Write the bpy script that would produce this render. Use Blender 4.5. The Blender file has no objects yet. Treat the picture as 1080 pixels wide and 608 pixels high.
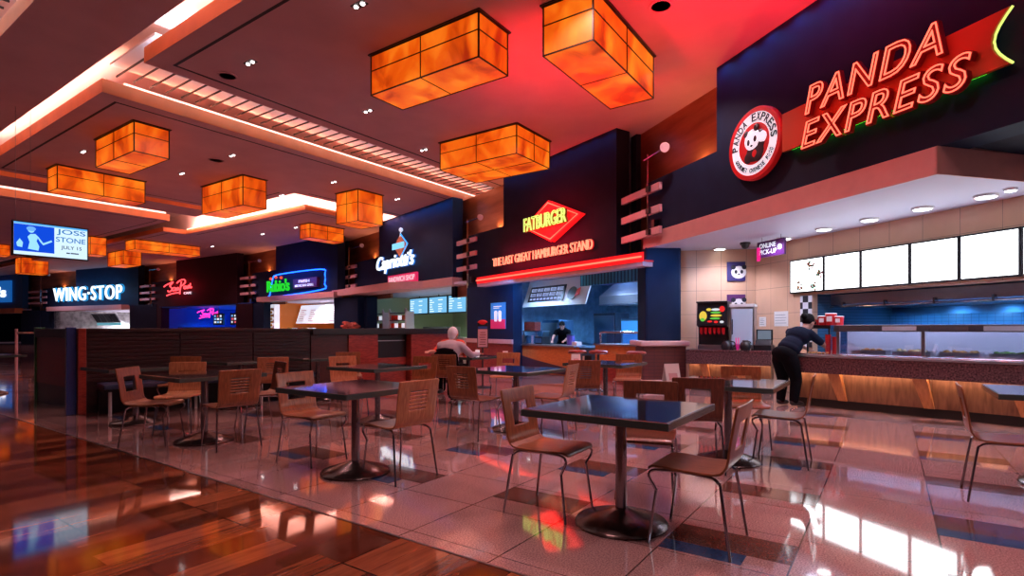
import bpy, bmesh, math, random
from mathutils import Vector, Matrix
random.seed(7)
PI = math.pi
SC = bpy.context.scene
COL = SC.collection

# ------------------------------------------------------------------ camera, world, exposure
F, CX, HY, EYE = 575.0, 540.0, 347.0, 1.25
cam_d = bpy.data.cameras.new('camera'); cam = bpy.data.objects.new('camera', cam_d); COL.objects.link(cam)
cam_d.sensor_width = 36; cam_d.lens = 36*F/1080
cam_d.shift_y = (HY-304)/1080
cam_d.clip_end = 300
cam.location = (0, 0, EYE); cam.rotation_euler = (PI/2, 0, 0)
SC.camera = cam
w = bpy.data.worlds.new('world'); SC.world = w; w.use_nodes = True
w.node_tree.nodes['Background'].inputs[0].default_value = (.30, .16, .22, 1)
w.node_tree.nodes['Background'].inputs[1].default_value = .10
SC.view_settings.view_transform = 'Standard'; SC.view_settings.look = 'None'
SC.view_settings.exposure = 0.04; SC.view_settings.gamma = 1
SC.view_settings.use_curve_mapping = False

# building axes: U runs away to the right, V to the left and away
UX, UY = .569, .822
UANG = math.atan2(UY, UX)
def UV(u, v): return (u*UX - v*UY, u*UY + v*UX)
def toUV(x, y): return (x*UX + y*UY, -x*UY + y*UX)
CEIL = 5.85
def at_z(px, py, z):                     # a point seen at px, py lying at height z
    Y = (z-EYE)*F/(HY-py); return ((px-CX)/F*Y, Y, z)

def lamp(name, kind, loc, power, color, size=.1, spot=None, aim=None, sx=None, sy=None, blend=.6):
    d = bpy.data.lights.new(name, kind); d.energy = power; d.color = color
    if kind == 'AREA':
        d.shape = 'RECTANGLE'; d.size = sx or size; d.size_y = sy or size
    else:
        d.shadow_soft_size = size
    if kind == 'SPOT':
        d.spot_size = math.radians(spot or 120); d.spot_blend = blend
    o = bpy.data.objects.new(name, d); COL.objects.link(o); o.location = loc
    if aim is not None:
        o.rotation_euler = (Vector(aim)-Vector(loc)).to_track_quat('-Z', 'Y').to_euler()
    return o

WARM = (1, .52, .50); PINK = (1, .48, .52); LAV = (.86, .80, 1); COOL = (.62, .80, 1)
# ceiling down-lights: pixel places of the twin bulbs, the rest of the grid behind and beside
SPOT_PX = [(264,66),(379,5),(388,117),(447,158),(352,192),(297,206),(419,210),(88,160),(192,183),(245,164)]
SPOT_FAR = [(277,247),(312,240),(224,260)]
P_SPOT = 185
for px, py in SPOT_PX:
    x, y, z = at_z(px, py, CEIL)
    lamp('downlight_and_fill', 'SPOT', (x, y, CEIL-.06), P_SPOT, WARM, .08, 125, (x, y, 0))
for x, y in ((2.2, 4.6), (2.6, 9.5), (0.2, 11.5), (-1.2, 2.2), (4.0, 1.6), (1.2, 1.0), (0.8, 7.0)):
    lamp('downlight_and_fill', 'SPOT', (x, y, CEIL-.06), P_SPOT*1.15, WARM if x < 1 else (1, .58, .62), .08, 125, (x, y, 0))
for px, py in SPOT_FAR:
    x, y, z = at_z(px, py, 5.66)
    lamp('downlight_and_fill', 'SPOT', (x, y, 5.60), 300, PINK, .08, 125, (x, y, 0))
for x, y in ((-11.5, 21.5), (-18.5, 27.5), (-27, 34.5), (-34, 39)):  # extra spots without fittings, added to brighten the far shop fascias
    lamp('downlight_and_fill', 'SPOT', (x, y, 5.55), 420, PINK, .08, 150, (x, y, 0))
# unseen red spots added in mid-air to tint the ceiling, and the blue wall washers
lamp('red_ceiling_fill', 'SPOT', (2.3, 4.4, 3.4), 3000, (1, .01, .04), .15, 78, (2.95, 6.1, 5.85), blend=1)
lamp('red_ceiling_fill', 'SPOT', (.6, 8.4, 3.4), 650, (1, .02, .03), .15, 105, (1.0, 9.6, 5.85), blend=1)
# long cove lamps that lie on the canopies and light the cove ceiling above them
def cove_lamp(u0, v0, u1, v1, z, p, c, au, av, az):
    a, b = UV(u0, v0), UV(u1, v1); m_ = ((a[0]+b[0])/2, (a[1]+b[1])/2); L = math.hypot(b[0]-a[0], b[1]-a[1])
    d = bpy.data.lights.new('cove_lamp', 'AREA'); d.shape = 'RECTANGLE'; d.size = L; d.size_y = .12; d.energy = p*L; d.color = c
    o = bpy.data.objects.new('cove_lamp', d); COL.objects.link(o); o.location = (m_[0], m_[1], z)
    t = UV(au, av); zx = Vector((m_[0]-t[0], m_[1]-t[1], z-az)).normalized()
    x = Vector((b[0]-a[0], b[1]-a[1], 0)).normalized(); y = zx.cross(x)
    o.rotation_euler = Matrix((x, y, zx)).transposed().to_euler()
PK = (1, .50, .42)
cove_lamp(4.45, 12.8, 4.45, 21.0, 6.17, 22, PK, 3.9, 16.9, 6.75)
cove_lamp(4.45, -4, 4.45, 10.3, 6.17, 22, PK, 3.9, 3.15, 6.75)
cove_lamp(4.6, 10.42, 24, 10.42, 6.20, 110, (.66, .76, 1), 14.3, 10.75, 6.6)
cove_lamp(4.6, 12.80, 24, 12.80, 6.17, 16, (1, .30, .15), 14.3, 12.2, 6.5)
cove_lamp(12.1, 17.9, 12.1, 26.8, 6.02, 26, PK, 12.9, 22.3, 6.3)
cove_lamp(12.4, 17.7, 28, 17.7, 6.02, 24, PK, 20.2, 18.5, 6.3)
cove_lamp(4.6, 22.1, 12.2, 22.1, 6.17, 9, PK, 8.4, 21.5, 6.75)
cove_lamp(4.6, 23.2, 12.2, 23.2, 6.17, 8, PK, 8.4, 24.2, 6.42)
cove_lamp(4.6, 25.5, 12.2, 25.5, 6.17, 10, PK, 8.4, 24.5, 6.42)
cove_lamp(2.3, 0, 2.3, 24, 6.17, 8, (1, .7, .65), 1.9, 12, 6.42)

# ------------------------------------------------------------------ materials
def nodes(m): return m.node_tree.nodes, m.node_tree.links
def mat(name, col, rough=.5, metal=0, emit=None, es=0, var=0, vscale=6, bump=0, bscale=60, coat=0, stretch=None, spec=None):
    m = bpy.data.materials.new(name); m.use_nodes = True
    n, l = nodes(m); b = n['Principled BSDF']
    b.inputs['Base Color'].default_value = (*col, 1); b.inputs['Roughness'].default_value = rough
    b.inputs['Metallic'].default_value = metal; b.inputs['Coat Weight'].default_value = coat
    b.inputs['Coat Roughness'].default_value = .08
    if spec is not None: b.inputs['Specular IOR Level'].default_value = spec
    tc = n.new('ShaderNodeTexCoord'); mp = n.new('ShaderNodeMapping'); l.new(tc.outputs['Object'], mp.inputs[0])
    if stretch: mp.inputs['Scale'].default_value = stretch
    if var:
        t = n.new('ShaderNodeTexNoise'); t.inputs['Scale'].default_value = vscale; t.inputs['Detail'].default_value = 4
        l.new(mp.outputs[0], t.inputs['Vector'])
        r = n.new('ShaderNodeValToRGB')
        r.color_ramp.elements[0].position = .3; r.color_ramp.elements[1].position = .7
        r.color_ramp.elements[0].color = (*[c*(1-var) for c in col], 1)
        r.color_ramp.elements[1].color = (*[min(1, c*(1+var)) for c in col], 1)
        l.new(t.outputs['Fac'], r.inputs[0]); l.new(r.outputs[0], b.inputs['Base Color'])
    if bump:
        t2 = n.new('ShaderNodeTexNoise'); t2.inputs['Scale'].default_value = bscale
        l.new(mp.outputs[0], t2.inputs['Vector'])
        bp = n.new('ShaderNodeBump'); bp.inputs['Strength'].default_value = bump; bp.inputs['Distance'].default_value = .01
        l.new(t2.outputs['Fac'], bp.inputs['Height']); l.new(bp.outputs[0], b.inputs['Normal'])
    if emit:
        b.inputs['Emission Color'].default_value = (*emit, 1); b.inputs['Emission Strength'].default_value = es
    return m

def mat_wood(name, c0, c1, rough=.35, scale=(1, 1, 1), coat=.2):
    m = bpy.data.materials.new(name); m.use_nodes = True; n, l = nodes(m); b = n['Principled BSDF']
    b.inputs['Roughness'].default_value = rough; b.inputs['Coat Weight'].default_value = coat; b.inputs['Coat Roughness'].default_value = .12
    tc = n.new('ShaderNodeTexCoord'); mp = n.new('ShaderNodeMapping'); mp.inputs['Scale'].default_value = scale
    l.new(tc.outputs['Object'], mp.inputs[0])
    t = n.new('ShaderNodeTexNoise'); t.inputs['Scale'].default_value = 9; t.inputs['Detail'].default_value = 6; t.inputs['Distortion'].default_value = .6
    l.new(mp.outputs[0], t.inputs['Vector'])
    r = n.new('ShaderNodeValToRGB'); r.color_ramp.elements[0].position = .32; r.color_ramp.elements[1].position = .68
    r.color_ramp.elements[0].color = (*c0, 1); r.color_ramp.elements[1].color = (*c1, 1)
    l.new(t.outputs['Fac'], r.inputs[0]); l.new(r.outputs[0], b.inputs['Base Color'])
    return m

def mat_emit(name, col, s=1):
    m = bpy.data.materials.new(name); m.use_nodes = True; n, l = nodes(m)
    n.remove(n['Principled BSDF']); e = n.new('ShaderNodeEmission')
    e.inputs[0].default_value = (*col, 1); e.inputs[1].default_value = s
    l.new(e.outputs[0], n['Material Output'].inputs[0]); return m

def mat_onyx():
    m = bpy.data.materials.new('onyx_glow'); m.use_nodes = True; n, l = nodes(m); b = n['Principled BSDF']
    tc = n.new('ShaderNodeTexCoord'); mp = n.new('ShaderNodeMapping'); mp.inputs['Scale'].default_value = (1.3, 1.3, .8)
    oi = n.new('ShaderNodeObjectInfo')
    l.new(tc.outputs['Object'], mp.inputs[0]); l.new(oi.outputs['Random'], mp.inputs['Location'])
    t = n.new('ShaderNodeTexNoise'); t.inputs['Scale'].default_value = 1.5; t.inputs['Detail'].default_value = 7; t.inputs['Distortion'].default_value = .7
    l.new(mp.outputs[0], t.inputs['Vector'])
    r = n.new('ShaderNodeValToRGB'); e = r.color_ramp.elements
    e[0].position = .30; e[0].color = (.36, .016, .0005, 1); e[1].position = .72; e[1].color = (1, .245, .012, 1)
    k = e.new(.48); k.color = (.76, .090, .002, 1)
    l.new(t.outputs['Fac'], r.inputs[0])
    b.inputs['Base Color'].default_value = (.25, .07, .02, 1); b.inputs['Roughness'].default_value = .35
    l.new(r.outputs[0], b.inputs['Emission Color']); b.inputs['Emission Strength'].default_value = 1.02
    return m

def mat_glass(name, tint=(.85, .92, 1), refl=.12):
    m = bpy.data.materials.new(name); m.use_nodes = True; n, l = nodes(m); n.remove(n['Principled BSDF'])
    t = n.new('ShaderNodeBsdfTransparent'); t.inputs[0].default_value = (*tint, 1)
    g = n.new('ShaderNodeBsdfGlossy'); g.inputs['Roughness'].default_value = .03
    x = n.new('ShaderNodeMixShader'); x.inputs[0].default_value = refl
    l.new(t.outputs[0], x.inputs[1]); l.new(g.outputs[0], x.inputs[2]); l.new(x.outputs[0], n['Material Output'].inputs[0]); return m

def math_node(n, l, op, a, b=None):
    q = n.new('ShaderNodeMath'); q.operation = op
    for i, v in ((0, a), (1, b)):
        if v is None: continue
        if isinstance(v, (int, float)): q.inputs[i].default_value = v
        else: l.new(v, q.inputs[i])
    return q.outputs[0]

def mat_floor_tile():
    m = bpy.data.materials.new('terrazzo_tile'); m.use_nodes = True; n, l = nodes(m); b = n['Principled BSDF']
    tc = n.new('ShaderNodeTexCoord'); sp = n.new('ShaderNodeSeparateXYZ'); l.new(tc.outputs['Object'], sp.inputs[0])
    def line(co, per, off, half):
        f = math_node(n, l, 'FRACT', math_node(n, l, 'DIVIDE', math_node(n, l, 'ADD', co, off), per))
        d = math_node(n, l, 'ABSOLUTE', math_node(n, l, 'SUBTRACT', f, .5))
        return math_node(n, l, 'GREATER_THAN', d, .5-half/per)
    ln = math_node(n, l, 'MAXIMUM', line(sp.outputs[0], .6, -3.62+60, .0035), line(sp.outputs[1], .669, -.425+66.9, .0045))
    t = n.new('ShaderNodeTexNoise'); t.inputs['Scale'].default_value = 110; t.inputs['Detail'].default_value = 3
    l.new(tc.outputs['Object'], t.inputs['Vector'])
    t2 = n.new('ShaderNodeTexNoise'); t2.inputs['Scale'].default_value = .7
    l.new(tc.outputs['Object'], t2.inputs['Vector'])
    r = n.new('ShaderNodeValToRGB'); r.color_ramp.elements[0].position = .35; r.color_ramp.elements[1].position = .65
    r.color_ramp.elements[0].color = (.26, .145, .14, 1); r.color_ramp.elements[1].color = (.56, .36, .34, 1)
    l.new(t.outputs['Fac'], r.inputs[0])
    mx = n.new('ShaderNodeMix'); mx.data_type = 'RGBA'; l.new(ln, mx.inputs[0]); l.new(r.outputs[0], mx.inputs[6]); mx.inputs[7].default_value = (.05, .03, .03, 1)
    l.new(mx.outputs[2], b.inputs['Base Color'])
    rr = n.new('ShaderNodeMapRange'); rr.inputs[3].default_value = .03; rr.inputs[4].default_value = .09
    l.new(t2.outputs['Fac'], rr.inputs[0]); l.new(rr.outputs[0], b.inputs['Roughness'])
    b.inputs['Specular IOR Level'].default_value = 1.0; b.inputs['Coat Weight'].default_value = .6; b.inputs['Coat Roughness'].default_value = .03
    return m

def mat_floor_wood():
    m = bpy.data.materials.new('polished_wood_plank'); m.use_nodes = True; n, l = nodes(m); b = n['Principled BSDF']
    tc = n.new('ShaderNodeTexCoord'); mp = n.new('ShaderNodeMapping'); l.new(tc.outputs['Object'], mp.inputs[0])
    br = n.new('ShaderNodeTexBrick'); br.offset = .37; br.inputs['Scale'].default_value = 1
    br.inputs['Brick Width'].default_value = 1.15; br.inputs['Row Height'].default_value = .2; br.inputs['Mortar Size'].default_value = .0012
    br.inputs['Color1'].default_value = (0, 0, 0, 1); br.inputs['Color2'].default_value = (1, 1, 1, 1); br.inputs['Mortar'].default_value = (.3, .3, .3, 1)
    l.new(mp.outputs[0], br.inputs['Vector'])
    b2 = n.new('ShaderNodeTexBrick'); b2.offset = .5; b2.inputs['Scale'].default_value = 1
    b2.inputs['Brick Width'].default_value = 1.25; b2.inputs['Row Height'].default_value = .8; b2.inputs['Mortar Size'].default_value = .006
    l.new(mp.outputs[0], b2.inputs['Vector'])
    mp2 = n.new('ShaderNodeMapping'); mp2.inputs['Scale'].default_value = (.5, 5, 1); l.new(tc.outputs['Object'], mp2.inputs[0])
    t = n.new('ShaderNodeTexNoise'); t.inputs['Scale'].default_value = 3.5; t.inputs['Detail'].default_value = 8; t.inputs['Distortion'].default_value = 1.2
    l.new(mp2.outputs[0], t.inputs['Vector'])
    mm = n.new('ShaderNodeMix'); mm.data_type = 'RGBA'; mm.inputs[0].default_value = .48
    l.new(br.outputs['Color'], mm.inputs[6]); l.new(t.outputs['Fac'], mm.inputs[7])
    r = n.new('ShaderNodeValToRGB'); e = r.color_ramp.elements
    e[0].position = .15; e[0].color = (.034, .007, .004, 1); e[1].position = .75; e[1].color = (.30, .095, .040, 1)
    k = e.new(.5); k.color = (.100, .026, .012, 1)
    l.new(mm.outputs[2], r.inputs[0])
    m3 = n.new('ShaderNodeMix'); m3.data_type = 'RGBA'; l.new(b2.outputs['Fac'], m3.inputs[0]); l.new(r.outputs[0], m3.inputs[6]); m3.inputs[7].default_value = (.01, .006, .006, 1)
    l.new(m3.outputs[2], b.inputs['Base Color'])
    b.inputs['Roughness'].default_value = .065; b.inputs['Specular IOR Level'].default_value = .75
    return m

def mat_grid(name, col, line, sx, sz, axis=(0, 2), w_=.006, rough=.35, var=.12):
    m = bpy.data.materials.new(name); m.use_nodes = True; n, l = nodes(m); b = n['Principled BSDF']
    tc = n.new('ShaderNodeTexCoord'); sp = n.new('ShaderNodeSeparateXYZ'); l.new(tc.outputs['Object'], sp.inputs[0])
    outs = []
    for ax, per in zip(axis, (sx, sz)):
        f = math_node(n, l, 'FRACT', math_node(n, l, 'DIVIDE', math_node(n, l, 'ADD', sp.outputs[ax], per*50), per))
        outs.append(math_node(n, l, 'LESS_THAN', f, w_/per))
    ln = math_node(n, l, 'MAXIMUM', outs[0], outs[1])
    t = n.new('ShaderNodeTexNoise'); t.inputs['Scale'].default_value = 2.5; l.new(tc.outputs['Object'], t.inputs['Vector'])
    r = n.new('ShaderNodeValToRGB'); r.color_ramp.elements[0].color = (*[c*(1-var) for c in col], 1); r.color_ramp.elements[1].color = (*[min(1, c*(1+var)) for c in col], 1)
    l.new(t.outputs['Fac'], r.inputs[0])
    mx = n.new('ShaderNodeMix'); mx.data_type = 'RGBA'; l.new(ln, mx.inputs[0]); l.new(r.outputs[0], mx.inputs[6]); mx.inputs[7].default_value = (*line, 1)
    l.new(mx.outputs[2], b.inputs['Base Color']); b.inputs['Roughness'].default_value = rough
    return m

def mat_checker(name, c0, c1, s):
    m = bpy.data.materials.new(name); m.use_nodes = True; n, l = nodes(m); b = n['Principled BSDF']
    tc = n.new('ShaderNodeTexCoord'); c = n.new('ShaderNodeTexChecker'); c.inputs['Scale'].default_value = s
    c.inputs[1].default_value = (*c0, 1); c.inputs[2].default_value = (*c1, 1)
    l.new(tc.outputs['Object'], c.inputs['Vector']); l.new(c.outputs[0], b.inputs['Base Color']); return m

M = {}
M['ceiling'] = mat('ceiling_plaster', (.52, .30, .30), .75, var=.06, vscale=1.5)
M['cove'] = mat('cove_plaster', (.80, .62, .56), .7)
M['fascia'] = mat('bronze_fascia', (.74, .25, .085), .5, var=.1, vscale=2)
M['groove'] = mat('dark_groove', (.015, .012, .014), .7)
M['louver'] = mat('black_louver', (.015, .012, .013), .5)
M['slot'] = mat('slot_panel', (.80, .72, .70), .6)
M['tube_white'] = mat_emit('cove_tube_white', (.9, .93, 1), 3.2)
M['tube_pink'] = mat_emit('cove_tube_pink', (1, .50, .40), 3.0)
M['navy'] = mat('navy_wall', (.007, .019, .050), .65, var=.12, vscale=3, bump=.05, spec=.15)
M['navy2'] = mat('dark_navy_wall', (.009, .012, .028), .7, var=.12, vscale=3, spec=.12)
M['maroon'] = mat('dark_maroon_wall', (.028, .010, .016), .65, var=.1, spec=.15)
M['copper'] = mat('copper_panel', (.42, .17, .09), .38, .75, var=.35, vscale=1.6, stretch=(.35, .35, 2.2))
M['pinkfascia'] = mat('pale_fascia', (.60, .36, .34), .5, var=.05)
M['soffit'] = mat('soffit_screen_tint', (.62, .65, .84), .55)  # blue spill of the menu screens mixed into the soffit colour
M['black'] = mat('black_plastic', (.012, .012, .015), .35)
M['rubber'] = mat('black_rubber', (.012, .012, .013), .6)
M['chrome'] = mat('chrome_tube', (.36, .35, .39), .16, 1)
M['steel'] = mat('brushed_steel', (.52, .53, .56), .28, 1, var=.08, vscale=8, stretch=(1, 1, 14))
M['dsteel'] = mat('dark_steel', (.20, .21, .24), .32, .9, var=.1)
M['pewter'] = mat('pewter_column', (.30, .29, .32), .2, .95)
M['cast'] = mat('cast_iron_base', (.10, .075, .075), .22, .8, bump=.1, bscale=90)
M['laminate'] = mat('dark_laminate', (.020, .021, .025), .06, var=.5, vscale=60, spec=1, coat=1)
M['edge'] = mat('table_edge', (.10, .14, .135), .2, .5)
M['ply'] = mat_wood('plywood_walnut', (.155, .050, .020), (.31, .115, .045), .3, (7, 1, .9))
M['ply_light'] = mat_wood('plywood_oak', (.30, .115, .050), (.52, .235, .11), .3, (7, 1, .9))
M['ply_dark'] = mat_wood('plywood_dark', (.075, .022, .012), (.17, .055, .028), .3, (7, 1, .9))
M['redwood'] = mat_wood('redwood_panel', (.19, .018, .012), (.36, .055, .032), .35, (1, 1, 5))
M['darkwood'] = mat_wood('dark_slat_wood', (.018, .007, .009), (.042, .016, .017), .4, (1, 1, 6))
M['blackwood'] = mat('black_lacquer', (.012, .009, .012), .35)
M['vinyl'] = mat('navy_vinyl', (.025, .045, .11), .35, coat=.3)
M['counterwood'] = mat_wood('counter_wood', (.13, .062, .036), (.25, .125, .070), .45, (2.2, 2.2, .35), 0)
M['bracketwood'] = mat_wood('bracket_wood', (.46, .19, .06), (.62, .29, .10), .4, (3, 3, .6), .1)
M['granite'] = mat('speckled_granite', (.115, .058, .062), .2, var=.75, vscale=45, coat=.2)
M['tilewall'] = mat_grid('beige_wall_tile', (.72, .44, .29), (.30, .18, .14), .52, .52, (0, 2), .007)
M['orangefront'] = mat_wood('orange_veneer', (.50, .14, .03), (.66, .21, .05), .35, (1, 1, 4))
M['brick'] = mat_grid('brick_plinth', (.11, .024, .018), (.045, .012, .012), .22, .075, (0, 2), .008, .6, .3)
M['cap'] = mat('stone_cap', (.66, .42, .38), .4, var=.06)
M['white'] = mat('white_paint', (.78, .78, .80), .45)
M['paper'] = mat('white_paper', (.82, .80, .80), .6)
M['glass'] = mat_glass('clear_glass', (.85, .9, 1), .24)
M['screen'] = mat_emit('menu_screen_white', (.93, .96, 1), 4.0)
M['onyx'] = mat_onyx()
M['lframe'] = mat('lantern_frame', (.02, .012, .01), .45)
M['bulb'] = mat_emit('bulb_white', (1, .92, .92), 9)
M['downlens'] = mat_emit('downlight_lens', (.95, .97, 1), 7)
M['neon_red'] = mat_emit('neon_red', (1, .12, .07), 2.6)
M['neon_redglow'] = mat_emit('neon_deep_red', (1, .012, .02), 2.2)
M['neon_white'] = mat_emit('neon_white', (.85, .93, 1), 1.6)
M['neon_blue'] = mat_emit('neon_blue', (.01, .10, 1), 5)
M['neon_cyan'] = mat_emit('neon_cyan', (.02, .32, .75), 1.3)
M['neon_green'] = mat_emit('neon_green', (.02, .62, .03), 1.1)
M['neon_lime'] = mat_emit('neon_lime', (.62, .80, .16), 1.5)
M['neon_pink'] = mat_emit('neon_pink', (1, .03, .38), 2.4)
M['red'] = mat('red_enamel', (.55, .01, .015), .35)
M['bannerred'] = mat('orange_red_banner', (.55, .12, .03), .4)
M['signwhite'] = mat('sign_white', (.85, .85, .88), .4, emit=(.80, .86, 1), es=.7)
M['signred'] = mat('sign_red', (.60, .008, .015), .4, emit=(1, .02, .02), es=.08)
M['signblack'] = mat('sign_black', (.012, .014, .03), .4)
M['lilac'] = mat('lilac_bar', (.62, .38, .42), .4)
M['purple'] = mat('purple_plastic', (.10, .012, .13), .4)
M['magenta'] = mat_emit('magenta_panel', (.85, .02, .25), 1.0)
M['skin'] = mat('skin', (.52, .27, .20), .5)
M['hair_black'] = mat('black_hair', (.005, .004, .005), .7, spec=.12)
M['hair_grey'] = mat('grey_hair', (.80, .83, .92), .7, bump=.3, bscale=120)
M['navycloth'] = mat('navy_cloth', (.008, .012, .028), .85, spec=.1)
M['blackcloth'] = mat('black_cloth', (.004, .004, .006), .9, spec=.08)
M['greycloth'] = mat('pale_grey_cloth', (.48, .44, .52), .8)
M['redcloth'] = mat('red_cloth', (.62, .05, .02), .8)
M['blonde'] = mat('blonde_hair', (.55, .25, .10), .6)
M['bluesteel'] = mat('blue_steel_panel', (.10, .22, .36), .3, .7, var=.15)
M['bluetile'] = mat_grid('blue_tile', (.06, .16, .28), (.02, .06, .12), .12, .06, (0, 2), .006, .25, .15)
M['stonetile'] = mat('grey_stone_tile', (.42, .42, .42), .5, var=.45, vscale=3)
M['orangewall'] = mat('orange_wall', (.75, .20, .015), .5)
M['yellow'] = mat('yellow_paint', (.75, .52, .05), .5)
M['greenwall'] = mat('pale_green_wall', (.50, .60, .38), .5)
M['fooditems'] = mat('cooked_food', (.42, .17, .04), .6, var=.8, vscale=40, bump=.5, bscale=60)
M['checker'] = mat_checker('checker_tile', (.01, .01, .02), (.75, .75, .82), 8)

# ------------------------------------------------------------------ mesh builder
class MB:
    def __init__(s): s.v, s.f, s.m = [], [], []
    def add(s, vs, fs, mi=0, mtx=None):
        o = len(s.v)
        for p in vs: s.v.append(tuple(mtx @ Vector(p)) if mtx is not None else tuple(p))
        for f in fs: s.f.append([i+o for i in f]); s.m.append(mi)
        return s
    def box(s, x0, x1, y0, y1, z0, z1, mi=0, mtx=None, bev=0):
        if bev:
            bm = bmesh.new(); bmesh.ops.create_cube(bm, size=1)
            for v in bm.verts: v.co = ((x0+x1)/2+v.co.x*(x1-x0), (y0+y1)/2+v.co.y*(y1-y0), (z0+z1)/2+v.co.z*(z1-z0))
            bmesh.ops.bevel(bm, geom=bm.edges[:], offset=bev, segments=2, affect='EDGES', profile=.6)
            bm.verts.index_update()
            s.add([v.co[:] for v in bm.verts], [[v.index for v in f.verts] for f in bm.faces], mi, mtx); bm.free(); return s
        vs = [(x0,y0,z0),(x1,y0,z0),(x1,y1,z0),(x0,y1,z0),(x0,y0,z1),(x1,y0,z1),(x1,y1,z1),(x0,y1,z1)]
        return s.add(vs, [(3,2,1,0),(4,5,6,7),(0,1,5,4),(1,2,6,5),(2,3,7,6),(3,0,4,7)], mi, mtx)
    def prism(s, poly, z0, z1, mi=0, mtx=None):                    # polygon in x, y
        n = len(poly); A = sum(poly[i][0]*poly[(i+1)%n][1]-poly[(i+1)%n][0]*poly[i][1] for i in range(n))
        if A < 0: poly = poly[::-1]
        vs = [(x,y,z0) for x,y in poly]+[(x,y,z1) for x,y in poly]
        return s.add(vs, [list(range(n))[::-1], list(range(n,2*n))]+[(i,(i+1)%n,(i+1)%n+n,i+n) for i in range(n)], mi, mtx)
    def prism_xz(s, poly, y0, y1, mi=0, mtx=None):                 # polygon in x, z; y0 is the front
        n = len(poly); A = sum(poly[i][0]*poly[(i+1)%n][1]-poly[(i+1)%n][0]*poly[i][1] for i in range(n))
        if A < 0: poly = poly[::-1]
        vs = [(x,y0,z) for x,z in poly]+[(x,y1,z) for x,z in poly]
        return s.add(vs, [list(range(n)), list(range(n,2*n))[::-1]]+[((i+1)%n,i,i+n,(i+1)%n+n) for i in range(n)], mi, mtx)
    def prism_yz(s, poly, x0, x1, mi=0, mtx=None):                 # polygon in y, z
        n = len(poly); A = sum(poly[i][0]*poly[(i+1)%n][1]-poly[(i+1)%n][0]*poly[i][1] for i in range(n))
        if A < 0: poly = poly[::-1]
        vs = [(x0,y,z) for y,z in poly]+[(x1,y,z) for y,z in poly]
        return s.add(vs, [list(range(n))[::-1], list(range(n,2*n))]+[(i,(i+1)%n,(i+1)%n+n,i+n) for i in range(n)], mi, mtx)
    def lathe(s, prof, seg=24, mi=0, mtx=None):
        vs, fs = [], []
        for r, z in prof:
            for k in range(seg): a = 2*PI*k/seg; vs.append((r*math.cos(a), r*math.sin(a), z))
        for i in range(len(prof)-1):
            for k in range(seg): k2=(k+1)%seg; fs.append((i*seg+k, i*seg+k2, (i+1)*seg+k2, (i+1)*seg+k))
        fs.append(list(range(seg))[::-1]); fs.append([(len(prof)-1)*seg+k for k in range(seg)])
        return s.add(vs, fs, mi, mtx)
    def tube(s, pts, r, seg=8, mi=0, mtx=None, smooth=0, closed=False):
        P = [Vector(p) for p in pts]
        if smooth and len(P) > 2:
            Q = []
            for i in range(len(P)-1):
                p0, p1, p2, p3 = P[max(i-1,0)], P[i], P[i+1], P[min(i+2,len(P)-1)]
                for k in range(smooth):
                    t = k/smooth
                    Q.append(.5*((2*p1)+(p2-p0)*t+(2*p0-5*p1+4*p2-p3)*t*t+(3*p1-p0-3*p2+p3)*t**3))
            Q.append(P[-1]); P = Q
        n = len(P); vs, fs = [], []
        up = Vector((0,0,1))
        for i, p in enumerate(P):
            if closed: d = (P[(i+1)%n]-P[i-1])
            else: d = (P[min(i+1,n-1)]-P[max(i-1,0)])
            d.normalize()
            a = d.cross(up)
            if a.length < .05: a = d.cross(Vector((0,1,0)))
            a.normalize(); b = d.cross(a)
            for k in range(seg):
                t = 2*PI*k/seg; vs.append(p+(a*math.cos(t)+b*math.sin(t))*r)
        for i in range(n if closed else n-1):
            j = (i+1)%n
            for k in range(seg): k2=(k+1)%seg; fs.append((i*seg+k, i*seg+k2, j*seg+k2, j*seg+k))
        if not closed:
            fs.append(list(range(seg))); fs.append([(n-1)*seg+k for k in range(seg)][::-1])
        return s.add(vs, fs, mi, mtx)
    def ball(s, c, r, mi=0, seg=12, mtx=None):
        prof = [(max(1e-4, math.sin(PI*i/8)), -math.cos(PI*i/8)) for i in range(9)]
        rr = r if isinstance(r, (tuple, list)) else (r, r, r)
        t = Matrix.Translation(c) @ Matrix.Diagonal((*rr, 1))
        return s.lathe(prof, seg, mi, (mtx @ t) if mtx is not None else t)
    def build(s, name, mats, parent=None, frame=None, smooth=False, loc=None, rot=None):
        me = bpy.data.meshes.new(name); me.from_pydata([tuple(v) for v in s.v], [], s.f)
        if not isinstance(mats, (list, tuple)): mats = [mats]
        for mm in mats: me.materials.append(M[mm] if isinstance(mm, str) else mm)
        for p, mi in zip(me.polygons, s.m): p.material_index = mi
        bm = bmesh.new(); bm.from_mesh(me); bmesh.ops.recalc_face_normals(bm, faces=bm.faces[:]); bm.to_mesh(me); bm.free()
        if smooth:
            for p in me.polygons: p.use_smooth = True
            try: me.set_sharp_from_angle(angle=math.radians(40))
            except Exception: pass
        o = bpy.data.objects.new(name, me); COL.objects.link(o)
        if parent: o.parent = parent
        if frame: o.location = (frame.o[0], frame.o[1], 0); o.rotation_euler = (0, 0, frame.a)
        if loc: o.location = loc
        if rot: o.rotation_euler = rot
        return o

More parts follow.
